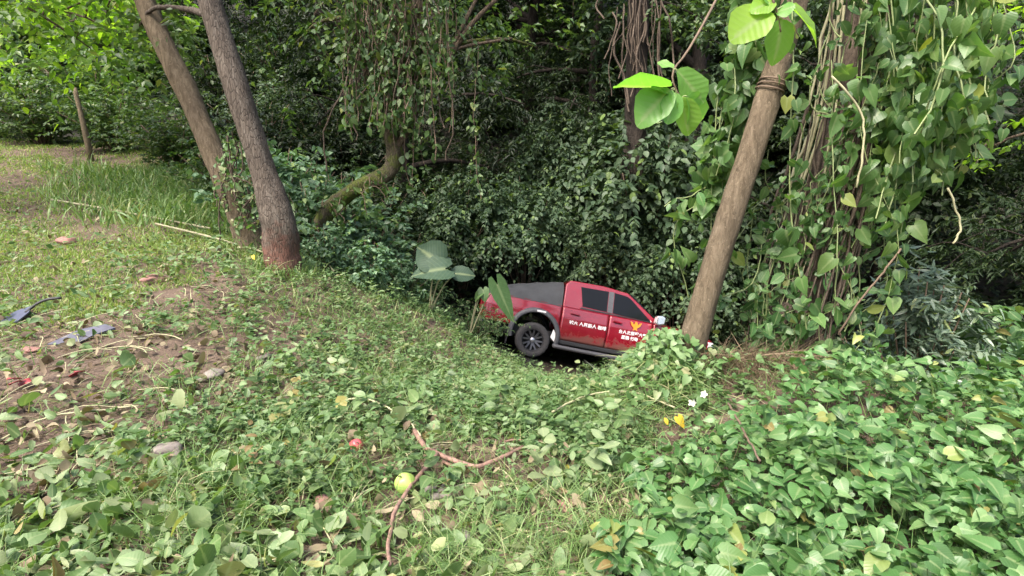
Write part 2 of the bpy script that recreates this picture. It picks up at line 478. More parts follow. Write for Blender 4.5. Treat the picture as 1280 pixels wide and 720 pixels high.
def bumps(x, y):
    return (.022 * np.sin(2.3 * x + 1.1 * np.sin(1.7 * y)) * np.sin(2.9 * y + .7) + .014 * np.sin(6.1 * x + 2 * np.sin(3.1 * y) + .4) * np.sin(5.3 * y - 1.2 * np.sin(2.2 * x))
            + .008 * np.sin(13.7 * x + 1.3) * np.sin(12.1 * y + 2.0 * np.sin(5 * x)))


def H(x, y):
    return H0(x, y) + bumps(np.asarray(x, float), np.asarray(y, float))


def patch(x, y):
    """0..1: how bare the soil is (trampled and dug patches of the clearing)"""
    x = np.asarray(x, float); y = np.asarray(y, float)
    out = np.zeros(np.broadcast(x, y).shape)
    for px, py, Y, rx, ry, a in BARE:
        c = P(px, py, Y)
        out = np.maximum(out, a * np.exp(-(((x - c[0]) / rx) ** 2 + ((y - c[1]) / ry) ** 2)))
    for c, r_ in CLEAR:
        out = np.maximum(out, np.exp(-((((x - c[0]) ** 2 + (y - c[1] + .3 * r_) ** 2) / r_ ** 2) ** 2)))
    return out


CLEAR = []       # spots that lie free of growth: the roots, fruit and broken pieces
BARE = [(585, 588, 2.8, .42, .20, 1.0), (520, 640, 2.45, .25, .14, .9), (150, 480, 4.0, 1.0, .4, .9), (280, 500, 3.8, .5, .25, .8), (60, 620, 2.6, .25, .15, .8), (300, 590, 2.8, .25, .12, .7), (560, 660, 2.3, .3, .12, .7), (250, 380, 5.9, .6, .3, .7), (230, 455, 4.35, .85, .55, 1.0), (60, 500, 3.7, .7, .45, 1.0), (330, 410, 5.3, .6, .35, .9), (620, 590, 2.75, .42, .25, 1.0), (10, 560, 3.0, .5, .3, .9),
        (700, 640, 2.35, .35, .22, .8), (190, 520, 3.4, .6, .25, .7), (460, 560, 2.95, .35, .2, .5), (0, 260, 9.5, 2.2, 1.2, .35), (120, 440, 4.6, .6, .3, .7), (720, 470, 9.0, .9, .9, 1.0), (840, 590, 2.9, .22, .3, .9)]

k = NT('soil')
n1 = k.noise(1.6, 6, .6); n2 = k.noise(18, 6, .7); n3 = k.noise(60, 3, .6)
c = k.ramp(n1, [(.3, (.060, .042, .032)), (.5, (.125, .090, .068)), (.72, (.195, .145, .112))])
c = k.mix(k.ramp(n2, [(.35, (0, 0, 0)), (.65, (.8, .8, .8))]), c, (.085, .062, .048))
c = k.mix(k.ramp(n3, [(.58, (0, 0, 0)), (.68, (.6, .6, .6))]), c, (.24, .19, .14))
k.link(c, k.bsdf.inputs['Base Color']); k.bsdf.inputs['Roughness'].default_value = .95; k.bsdf.inputs['Specular IOR Level'].default_value = .15
k.bump(n2, .8, .03)
M['soil'] = k.m
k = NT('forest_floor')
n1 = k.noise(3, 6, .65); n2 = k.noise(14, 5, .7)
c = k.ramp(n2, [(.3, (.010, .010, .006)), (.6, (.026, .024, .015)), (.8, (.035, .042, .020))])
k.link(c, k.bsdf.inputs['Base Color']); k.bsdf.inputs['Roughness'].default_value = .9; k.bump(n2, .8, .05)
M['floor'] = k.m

s = np.linspace(-1, 1, 261)
gx = np.sign(s) * (np.abs(s) * 7 + 53 * np.abs(s) ** 3.2)
s2 = np.linspace(0, 1, 300)
gy = -12 + 13 * s2 ** 1 + 74 * np.clip(s2 - .12, 0, 1) ** 2.6
gy = np.unique(np.concatenate([np.linspace(-14, 1, 16), np.linspace(1.15, 13, 160), 13 + 52 * np.linspace(0.01, 1, 60) ** 1.5]))
X, Yg = np.meshgrid(gx, gy)
Z = H(X, Yg) - np.where((Yg > 8.6) & (X > -1), 0.0, 0.0)
V = np.stack([X, Yg, Z], -1).reshape(-1, 3)
ny, nx = X.shape
i = np.arange(ny - 1)[:, None] * nx; j = np.arange(nx - 1)[None]
F = np.stack([i + j, i + j + 1, i + nx + j + 1, i + nx + j], -1).reshape(-1, 4)
cx = V[F].mean(1)
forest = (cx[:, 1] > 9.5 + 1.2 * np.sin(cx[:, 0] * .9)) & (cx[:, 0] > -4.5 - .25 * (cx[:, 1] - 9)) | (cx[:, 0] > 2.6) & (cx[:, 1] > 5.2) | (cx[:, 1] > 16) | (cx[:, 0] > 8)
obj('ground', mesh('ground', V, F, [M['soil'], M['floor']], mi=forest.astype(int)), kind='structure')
M['mud'] = plain('wet_mud', (.060, .044, .034), .35, var=.5, vscale=7, bump=.5)
mx, my = np.meshgrid(np.linspace(-.5, 4.4, 50), np.linspace(8.8, 13.2, 44))
mz = H0(mx, my) + .03 - .16 * np.clip(np.maximum(np.abs((mx - 1.95) / 2.45), np.abs((my - 11.0) / 2.2)), 0, 1.3) ** 4
V = np.stack([mx, my, mz], -1).reshape(-1, 3); ny, nx = mx.shape
i = np.arange(ny - 1)[:, None] * nx; j = np.arange(nx - 1)[None]
obj('mud_patch', mesh('mud_patch', V, np.stack([i + j, i + j + 1, i + nx + j + 1, i + nx + j], -1).reshape(-1, 4), M['mud']), kind='structure')


def on_ground(px, py, lo=1.2, hi=30):
    """where the line of sight of a photo pixel meets the ground"""
    ys = np.linspace(lo, hi, 3000)
    u, v = (px - 640) / FPX, (360 - py) / FPX
    d = np.array([u, math.cos(_p) + v * math.sin(_p), -math.sin(_p) + v * math.cos(_p)])
    pts = np.array([0, 0, CAM_H]) + d * (ys / d[1])[:, None]
    below = pts[:, 2] < H(pts[:, 0], pts[:, 1])
    i = int(np.argmax(below)) if below.any() else len(ys) - 1
    return np.array([pts[i, 0], pts[i, 1], H(pts[i, 0], pts[i, 1])])


for px_, py_, r_ in [(520, 556, .08), (532, 574, .09), (545, 582, .10), (565, 589, .10), (590, 597, .10), (610, 593, .09), (630, 586, .09), (650, 573, .08), (536, 602, .09), (522, 622, .09), (508, 642, .08), (498, 660, .08), (492, 682, .07), (488, 705, .07),
                     (507, 622, .13), (446, 572, .11), (28, 487, .14), (98, 478, .11), (265, 474, .14), (212, 570, .12), (405, 632, .08), (40, 440, .1), (20, 402, .22), (60, 396, .15), (103, 424, .24), (846, 545, .10), (606, 624, .07), (707, 594, .07), (465, 516, .06), (490, 527, .06), (712, 636, .07), (548, 622, .09)]:
    CLEAR.append((on_ground(px_, py_), r_))
# ------------------------------------------------------------------ the forest behind: trees and shrubs, each a thing of its own
def grow(rng, trunk_pts, trunk_r, limbs, seg=8, n=26, rough=.06):
    """trunk and limbs as one bark mesh; limbs: (t on trunk, azimuth, elevation, length, sag) -> (V, F), limb paths"""
    tp = spline(trunk_pts, n)
    parts = [tube(tp, trunk_r, seg, rough, rng, lumps=.12)]
    rads = np.interp(np.linspace(0, 1, n), np.linspace(0, 1, len(trunk_r)), trunk_r)
    paths = []
    for t, az, el, L, sag in limbs:
        i = min(n - 1, int(t * (n - 1))); b = tp[i]
        d = np.array([math.cos(az) * math.cos(el), math.sin(az) * math.cos(el), math.sin(el)])
        w = rng.normal(0, .12 * L, 3)
        q = spline([b, b + d * L * .35 + w * .4, b + d * L * .7 + w + [0, 0, -sag * .3], b + d * L + w * 1.3 + [0, 0, -sag]], 9)
        parts.append(tube(q, np.linspace(rads[i] * .55, .012, 9), 6, .05, rng))
        paths.append(q)
        for _ in range(3):
            j = rng.integers(3, 8); d2 = nrm(rng.normal(0, 1, 3) + d * 1.2); L2 = L * rng.uniform(.25, .45)
            q2 = spline([q[j], q[j] + d2 * L2 * .5 + [0, 0, .05], q[j] + d2 * L2 - [0, 0, sag * .4]], 6)
            parts.append(tube(q2, np.linspace(.02, .006, 6), 4, 0, rng, caps=False)); paths.append(q2)
    return join(parts), paths


def crown_mesh(rng, paths, twigs, m, leaf, tpl, mat, spread=.35, L=(.5, 1.1), droop=.3, tmin=.35, name='crown', zdir=0.0):
    pi = rng.integers(0, len(paths), twigs)
    b = np.zeros((twigs, 3)); d = np.zeros((twigs, 3))
    for k_, i in enumerate(pi):
        q = paths[i]; t = rng.uniform(tmin, 1) * (len(q) - 1); a = int(min(t, len(q) - 2))
        b[k_] = q[a] + (q[a + 1] - q[a]) * (t - a)
        d[k_] = nrm(q[-1] - q[0])
    b += rng.normal(0, spread, (twigs, 3))
    d = d * .6 + rng.normal(0, .8, (twigs, 3)); d[:, 2] = d[:, 2] * .5 + zdir
    pos, ax, no = twig_leaves(b, d, rng.uniform(*L, twigs), m, leaf, droop, rng=rng)
    V, F, A = leaves(tpl, pos, ax, no, rng.uniform(leaf * .7, leaf * 1.25, len(pos)), rng=rng)
    return mesh(name, V, F, mat, A, smooth=len(tpl[0]) > 4)


def make_tree(rng, label, h, r, nl, lz, LL, twigs, m, leaf, tpl, lmat, bmat, lean=(0, 0), group=None, droop=.3, sag=.5, name='forest_tree', el=(.0, .7), spread=.4):
    t = thing(name, (0, 0, 0), label, 'tree', group)
    tp = [(0, 0, -.4), (rng.normal(0, .1), rng.normal(0, .1), h * .3), (lean[0] * .6 + rng.normal(0, .2), lean[1] * .6, h * .65), (lean[0], lean[1], h)]
    limbs = [(rng.uniform(lz[0], lz[1]) ** 1, a * 2.4 + rng.normal(0, .3), rng.uniform(*el), rng.uniform(*LL), sag) for a in range(nl)]
    (V, F), paths = grow(rng, tp, [r * 1.35, r, r * .8, r * .3], limbs)
    obj('trunk', mesh('trunk', V, F, bmat), t)
    obj('crown', crown_mesh(rng, paths, twigs, m, leaf, tpl, lmat, droop=droop, spread=spread), t, kind='stuff')
    return t


def make_shrub(rng, label, rad, h, nst, twigs, m, leaf, tpl, lmat, group=None, droop=.25, name='shrub', smat=None, L=(.3, .7), zdir=.3, tmin=.3, spread=.18):
    t = thing(name, (0, 0, 0), label, 'shrub', group)
    paths, parts = [], []
    for i in range(nst):
        a = i * 2.4 + rng.normal(0, .3); rr = rad * math.sqrt((i + .5) / nst); hh = h * (1.0 - .45 * (rr / rad) ** 2) * rng.uniform(.8, 1.05)
        q = spline([(0, 0, -.15), (math.cos(a) * rr * .35, math.sin(a) * rr * .35, hh * .45), (math.cos(a) * rr, math.sin(a) * rr, hh)], 7)
        parts.append(tube(q, np.linspace(.022, .006, 7), 4, 0, rng)); paths.append(q)
    obj('stem', mesh('stem', *join(parts), smat or M['stembrown']), t)
    obj('foliage', crown_mesh(rng, paths, twigs, m, leaf, tpl, lmat, spread=spread, L=L, droop=droop, tmin=tmin, name='foliage', zdir=zdir), t, kind='stuff')
    return t


def place(t, x, y, rot=0, s=1, dz=0, label=None, group=None):
    t.location = (float(x), float(y), float(H0(x, y)) + dz); t.rotation_euler = (0, 0, rot); t.scale = (s, s, s)
    if label: t['label'] = label
    if group: t['group'] = group
    return t


rg = np.random.default_rng(11)
# tall trees of the shaded slope: three kinds, copied with their parts
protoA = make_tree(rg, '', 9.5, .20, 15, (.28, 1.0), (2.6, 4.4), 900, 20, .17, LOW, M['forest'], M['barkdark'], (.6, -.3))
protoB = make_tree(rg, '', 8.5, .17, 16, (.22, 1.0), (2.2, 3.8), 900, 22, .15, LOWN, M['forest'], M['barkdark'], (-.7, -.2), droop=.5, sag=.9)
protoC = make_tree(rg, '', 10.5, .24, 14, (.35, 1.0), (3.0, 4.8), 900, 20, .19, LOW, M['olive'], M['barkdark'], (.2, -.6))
GT = 'trees of the shaded slope behind the pickup'
LT = 'dark leafy tree on the shaded slope far behind the red pickup'
spots = [(protoA, .6, 21, 0, 1.0), (protoB, -3.0, 15.5, 1.2, .95), (protoC, 5.2, 16.8, 2.2, 1.0), (protoA, 9.5, 14.5, 3.4, .9), (protoB, 2.6, 18.2, 4.0, 1.0), (protoC, -6.2, 20, .7, 1.0), (protoB, 13.5, 17.5, 2.7, 1.1), (protoA, -1.2, 27, 5.1, 1.2),
         (protoC, 7.5, 24, 1.7, 1.2), (protoA, -9.5, 25.5, 2.4, 1.1), (protoB, -14.5, 27, 3.1, 1.2), (protoA, 3.4, 31, 4.4, 1.3), (protoB, 10.2, 9.2, 5.5, .85), (protoC, 17.0, 11.5, 1.1, 1.0),
         (protoA, 7.2, 12.8, .5, .8), (protoC, 13.4, 7.8, 4.6, .8)]
ZONES = [(110, 'behind the pale pole'), (300, 'behind the two leaning trunks'), (420, 'just right of the two leaning trunks'), (560, 'behind the mossy tree'), (680, 'above the bed of the red pickup'), (790, 'above the cab of the red pickup'), (900, 'behind the wire-bound trunk'), (1130, 'behind the vine curtain'), (9999, 'over the dark gully')]


def zone_of(x, y):
    px = 640 + FPX * x / (y * .975)
    return next(w for lim, w in ZONES if px < lim)


def depth_word(y, rows=((14, 'at its foot'), (18, 'low down'), (21.5, 'halfway up'), (26.5, 'high up'), (99, 'topmost'))):
    return next(w for lim, w in rows if y < lim)


used = set()
for pr, x, y, rot, s_ in spots:
    t = pr if id(pr) not in used else copy_tree(pr)
    used.add(id(pr))
    place(t, x, y, rot, s_, label='dark tree on the shaded slope %s, %s' % (zone_of(x, y), depth_word(y)), group=GT)

# shrubs of the shaded bank
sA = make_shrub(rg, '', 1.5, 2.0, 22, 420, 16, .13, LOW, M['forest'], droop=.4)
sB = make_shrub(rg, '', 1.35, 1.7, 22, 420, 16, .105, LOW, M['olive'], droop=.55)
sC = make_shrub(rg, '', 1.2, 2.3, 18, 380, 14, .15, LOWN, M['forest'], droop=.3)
GS = 'shrubs of the shaded bank'
LS = 'dark shrub on the deeply shaded bank beyond the red pickup'
rr = np.random.default_rng(5)
used = set()
bank = []
for row, (Y, n_, x0, x1) in enumerate([(15.2, 8, -4.5, 9), (17.2, 9, -6, 13), (19.6, 9, -8, 16), (22.5, 9, -11, 18), (26, 9, -16, 20), (31, 9, -20, 24)]):
    for a in range(n_):
        bank.append((x0 + (x1 - x0) * (a + .5) / n_ + rr.normal(0, .5), Y + rr.normal(0, .5), (.9 + .13 * row) * rr.uniform(.85, 1.2)))
bank += [(-4.2, 11.6, .8), (-5.4, 13.0, .9), (-3.0, 12.6, .9), (-1.8, 13.4, 1.0), (-6.6, 15.2, 1.0), (-4.6, 14.6, 1.0), (-8.4, 17.2, 1.1), (-9.6, 19.4, 1.2), (-6.6, 17.6, 1.1), (-2.2, 11.4, .7), (8.2, 8.6, .9), (10.4, 7.4, 1.0), (7.0, 10.4, 1.0), (9.2, 11.4, 1.1), (12.5, 12, 1.2), (12.2, 6.3, 1.0), (5.2, 12.8, 1.0), (15, 9.4, 1.2), (6.6, 13.6, 1.1), (11, 9.4, 1.1)]
bank = [b for b in bank if not (b[0] > 9.8 and b[1] < 9.6) and not (b[0] > 11.4 and 16.5 < b[1] < 20) and not (b[0] > 14.5 and b[1] > 25) and not (-1.6 < b[0] < 5.2 and b[1] < 16.4)]
for a, (x, y, s_) in enumerate(bank):
    pr = (sA, sC, sA, sB)[a % 4]
    t = pr if id(pr) not in used else copy_tree(pr)
    used.add(id(pr))
    place(t, x, y, rr.uniform(0, 6.28), s_, label='dark %s bank shrub %s, %s' % (('broad-leaved', 'narrow-leaved', 'broad-leaved', 'olive')[a % 4], zone_of(x, y), depth_word(y)), group=GS)
same = {}
for o in COL.objects:
    if o.get('group') in (GT, GS): same.setdefault(o['label'], []).append(o)
for lab, os_ in same.items():
    if len(os_) > 1:
        os_.sort(key=lambda o: o.location.x / o.location.y)
        for i, o in enumerate(os_): o['label'] = lab + (', left one' if i == 0 else ', right one' if i == len(os_) - 1 else ', middle one')
# arching olive shrubs right behind the pickup
sO = make_shrub(rg, '', 1.6, 3.7, 12, 600, 15, .115, OVATE, M['olive'], droop=.85, zdir=.1, L=(.4, .8), tmin=.80, spread=.20)
GO = 'arching olive shrubs behind the pickup'
for a, (px, py, Y, s_, lab) in enumerate([(575, 290, 13.6, .86, 'arching olive-grey shrub above the tail of the red pickup'), (655, 285, 14.4, .95, 'arching olive-grey shrub above the bed cover of the red pickup'),
                                     (765, 290, 14.2, .92, 'arching olive-grey shrub above the cab roof of the red pickup'), (850, 300, 13.6, 1.0, 'arching olive-grey shrub between the red pickup and the leaning trunk'), (812, 250, 14.9, 1.55, 'tall arching olive-grey shrub in front of the root-wrapped trunk'), (715, 250, 16.6, 1.1, 'arching olive-grey shrub higher up the bank behind the red cab')]):
    t = sO if a == 0 else copy_tree(sO)
    c = P(px, py, Y)
    place(t, c[0], c[1], a * 1.9, s_, label=lab, group=GO)
# bluish shrubs between the twin trees and the mossy tree
sBl = make_shrub(rg, '', .75, 1.5, 16, 190, 11, .115, OVATE, M['blue'], droop=.35, zdir=.3, L=(.3, .6))
GB = 'bluish shrubs by the mossy tree'
for a, (px, Y, s_, lab) in enumerate([(392, 9.0, .95, 'bluish green shrub right beside the two leaning trunks'), (455, 9.6, 1.0, 'bluish green shrub under the mossy trunk'), (425, 10.2, 1.25, 'bluish green shrub behind the mossy trunk'), (350, 10.0, 1.15, 'bluish green shrub seen just behind the two leaning trunks'), (452, 8.0, .5, 'low bluish green shrub in front of the mossy trunk'), (405, 7.9, .5, 'low bluish green shrub at the right foot of the stout trunk'), (505, 9.0, .6, 'low bluish green shrub next to the big grey-green leaves')]):
    t = sBl if a == 0 else copy_tree(sBl)
    x = (px - 640) / FPX * Y
    place(t, x, Y, a * 1.3, s_, label=lab, group=GB)
# lighter bushes at the far edge of the lawn
sE = make_shrub(rg, '', 1.3, 1.6, 20, 330, 14, .12, LOW, M['edge'], droop=.3)
GE = 'bushes at the far edge of the lawn'
for a, (px, Y, s_, lab) in enumerate([(-20, 16.0, 1.1, 'green bush at the far left corner of the lawn'), (60, 15.5, 1.0, 'green bush on the left of the pale pole at the lawn edge'), (150, 14.6, .95, 'green bush on the right of the pale pole at the lawn edge'),
                                 (225, 13.0, .85, 'green bush at the lawn edge just left of the leaning trunks'), (280, 11.2, .75, 'green bush at the lawn edge right behind the leaning trunks'), (20, 19.5, 1.5, 'tall green bush behind the lawn-edge bushes, far left'), (130, 18.8, 1.5, 'tall green bush behind the pale pole'), (60, 24, 2.4, 'tallest green bush on the rise behind the far left corner of the lawn'), (-60, 21, 2.0, 'tall green bush cut by the left edge of the view'), (180, 23, 2.2, 'tall green bush between the pale pole and the leaning trunks, farthest back')]):
    t = sE if a == 0 else copy_tree(sE)
    place(t, (px - 640) / FPX * Y * .98, Y, a * 2.1, s_, label=lab, group=GE)
# lime leaved tree arching in from the upper left, and one over the gully on the right
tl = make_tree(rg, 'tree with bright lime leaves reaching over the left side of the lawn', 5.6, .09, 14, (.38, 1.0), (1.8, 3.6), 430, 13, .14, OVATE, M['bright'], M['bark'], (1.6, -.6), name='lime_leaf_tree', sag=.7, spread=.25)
place(tl, -9.9, 10.0, .4, 1.0)
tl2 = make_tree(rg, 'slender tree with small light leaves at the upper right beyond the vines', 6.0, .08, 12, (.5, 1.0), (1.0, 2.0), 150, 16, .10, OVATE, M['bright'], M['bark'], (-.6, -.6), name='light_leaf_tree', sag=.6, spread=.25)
place(tl2, 7.4, 7.0, 0, 1.0, .5)
# pale dead pole at the lawn edge
q = spline([P(112, 190, 13.2), P(103, 150, 13.2), P(93, 110, 13.3)], 10)
q[0] -= (0, 0, .35)
V, F = tube(q, [.07, .055, .045], 10, .06)
obj('pole', mesh('pole', V, F, M['barkpale']), label='pale bare tree pole standing at the far edge of the lawn', cat='pole')

# leaves of the undergrowth that nobody could count
n = 60000
yv = rg.uniform(12.5, 36, n); xv = rg.uniform(-1, 1, n) * (yv * 1.0)
ok = (xv > -3.5 - .35 * (yv - 12)) | (yv > 20)
xv, yv = xv[ok], yv[ok]; n = len(xv)
pos = np.stack([xv, yv, H0(xv, yv) + rg.uniform(.02, .5, n)], 1)
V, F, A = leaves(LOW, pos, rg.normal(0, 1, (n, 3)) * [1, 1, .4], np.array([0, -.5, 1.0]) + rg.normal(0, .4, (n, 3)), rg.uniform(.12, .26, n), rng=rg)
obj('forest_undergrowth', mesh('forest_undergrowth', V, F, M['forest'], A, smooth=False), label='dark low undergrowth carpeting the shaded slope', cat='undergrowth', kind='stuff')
# ------------------------------------------------------------------ red pickup truck, nose down in the gully (local: +X forward, +Y its left, rear axle at x = 0)
M['red'] = plain('red_paint', (.31, .005, .022), .28, metal=.25, coat=1.0, var=.10, vscale=3)
k = NT('muddy_red_paint')
tc = k.add('ShaderNodeTexCoord'); sx = k.add('ShaderNodeSeparateXYZ'); k.link(tc.outputs['Object'], sx.inputs[0])
mr = k.add('ShaderNodeMapRange'); mr.inputs[1].default_value = .80; mr.inputs[2].default_value = .45; mr.inputs[3].default_value = -.12; mr.inputs[4].default_value = .26
k.link(sx.outputs[2], mr.inputs[0])
ad = k.add('ShaderNodeMath', operation='ADD'); k.link(mr.outputs[0], ad.inputs[0]); k.link(k.noise(5, 7, .7), ad.inputs[1])
mud_f = k.ramp(ad.outputs[0], [(.52, (0, 0, 0)), (.62, (.6,) * 3)])
dust = k.ramp(k.noise(2.5, 5, .6), [(.4, (0, 0, 0)), (.8, (.10,) * 3)])
c = k.mix(dust, (.25, .003, .016), (.30, .20, .17))
k.link(k.mix(mud_f, c, (.13, .085, .06)), k.bsdf.inputs['Base Color'])
k.link(k.ramp(mud_f, [(0, (.26,) * 3), (.6, (.8,) * 3)]), k.bsdf.inputs['Roughness'])
k.bsdf.inputs['Metallic'].default_value = .2
inv = k.add('ShaderNodeMath', operation='SUBTRACT'); inv.inputs[0].default_value = 1; k.link(mud_f, inv.inputs[1]); k.link(inv.outputs[0], k.bsdf.inputs['Coat Weight'])
k.bsdf.inputs['Coat Roughness'].default_value = .05
k.bump(k.noise(1.7, 2), .12, .03)
M['red'] = k.m
M['reddark'] = plain('red_lens', (.30, .008, .01), .15, coat=1.0)
M['grey'] = plain('grey_plastic', (.075, .075, .082), .55, var=.2, vscale=25)
M['black'] = plain('black_plastic', (.018, .018, .020), .6, var=.2)
M['tyre'] = plain('tyre_rubber', (.045, .043, .044), .8, var=.3, vscale=30)
M['cover'] = plain('bed_cover_cloth', (.042, .044, .048), .75, var=.25, vscale=5, bump=.2)
M['rim'] = plain('black_alloy', (.10, .10, .11), .3, metal=.7)
M['silver_m'] = plain('machined_alloy', (.55, .55, .58), .28, metal=.9)
M['chrome'] = plain('chrome', (.85, .85, .86), .12, metal=.9)
M['white'] = plain('white_print', (.82, .80, .80), .5)
M['orange'] = plain('orange_print', (.85, .27, .02), .5)
M['glass'] = plain('tinted_glass', (.006, .007, .008), .06, spec=.22)
M['lamp'] = plain('lamp_lens', (.5, .5, .52), .12, coat=1.0)

TR = thing('pickup_truck', (0.29, 11.85, -2.62), 'crashed red double-cab pickup with dark bed cover, nose down in the gully', 'pickup truck')
TR.rotation_euler = Euler((R(-15), R(11.5), R(1)), 'XYZ')
TR.scale = (.97, .97, .97)


def hw(x, z):
    """half width of the body"""
    w = .905 - .05 * ((z - .82) / .42) ** 2 + .010 * np.exp(-((z - .98) / .035) ** 2)
    w = w - .16 * np.clip((x - 3.15) / .8, 0, 1) ** 2 - .05 * np.clip((-1.0 - x) / .25, 0, 1) ** 2
    return w


def side_panel(name, x0, x1, zb, zt, sgn, mat, parent, arch=None, step=.045, thick=.03, slant=0.0):
    nx = max(3, int((x1 - x0) / step)); nz = max(4, int((zt(0) - zb(0)) / step) if callable(zt) else 12)
    xs = np.linspace(x0, x1, nx); nzs = np.linspace(0, 1, nz)
    Xg = xs[None] + 0 * nzs[:, None]
    Zg = zb(xs)[None] + (zt(xs) - zb(xs))[None] * nzs[:, None]
    Xg = Xg + slant * (Zg - .8)
    keep = np.ones((nz - 1, nx - 1), bool)
    if arch:
        cx_, cz_, r = arch
        d = np.hypot(Xg - cx_, Zg - cz_); ins = d < r
        allin = ins[:-1, :-1] & ins[1:, :-1] & ins[:-1, 1:] & ins[1:, 1:]
        keep = ~allin
        f = np.where(ins, r / np.maximum(d, 1e-6), 1)
        Xg = cx_ + (Xg - cx_) * f; Zg = cz_ + (Zg - cz_) * f
    Y_ = sgn * hw(Xg, Zg)
    V = np.stack([Xg, Y_, Zg], -1).reshape(-1, 3)
    a, b = np.nonzero(keep)
    F = np.stack([a * nx + b, a * nx + b + 1, (a + 1) * nx + b + 1, (a + 1) * nx + b], -1)
    if sgn > 0: F = F[:, ::-1]
    o = obj(name, mesh(name, V, F, mat), parent)
    sm = o.modifiers.new('thickness', 'SOLIDIFY'); sm.thickness = thick; sm.offset = -1
    return o


def prism(name, poly_xz, y0, y1, mat, parent, bevel=.02, seg=2):
    """side outline in (x, z), from y0 to y1 (each may be a function of z)"""
    bm = bmesh.new()
    f0 = y0 if callable(y0) else (lambda z: y0)
    f1 = y1 if callable(y1) else (lambda z: y1)
    a = [bm.verts.new((x, f0(z), z)) for x, z in poly_xz]
    b = [bm.verts.new((x, f1(z), z)) for x, z in poly_xz]
    bm.faces.new(a); bm.faces.new(b[::-1])
    n = len(a)
    for i in range(n): bm.faces.new((a[i], b[i], b[(i + 1) % n], a[(i + 1) % n]))
    bmesh.ops.recalc_face_normals(bm, faces=bm.faces)
    if bevel:
        bmesh.ops.bevel(bm, geom=list(bm.edges), offset=bevel, segments=seg, profile=.6, affect='EDGES', clamp_overlap=True)
    me = bpy.data.meshes.new(name); bm.to_mesh(me); bm.free(); me.materials.append(mat)
    for p in me.polygons: p.use_smooth = False
    return obj(name, me, parent)


def text_part(body, size, x, z, y, parent, mat, flip=False, name='lettering'):
    cu = bpy.data.curves.new('lettering', 'FONT'); cu.body = body; cu.size = size; cu.extrude = .001; cu.resolution_u = 1; cu.space_character = 1.05; cu.offset = .0018
    t = bpy.data.objects.new('lettering', cu)
    me = bpy.data.meshes.new_from_object(t); bpy.data.objects.remove(t)
    me.materials.clear(); me.materials.append(mat)
    o = obj(name, me, parent)
    o.location = (x, y, z); o.rotation_euler = (R(90), 0, 0)
    return o


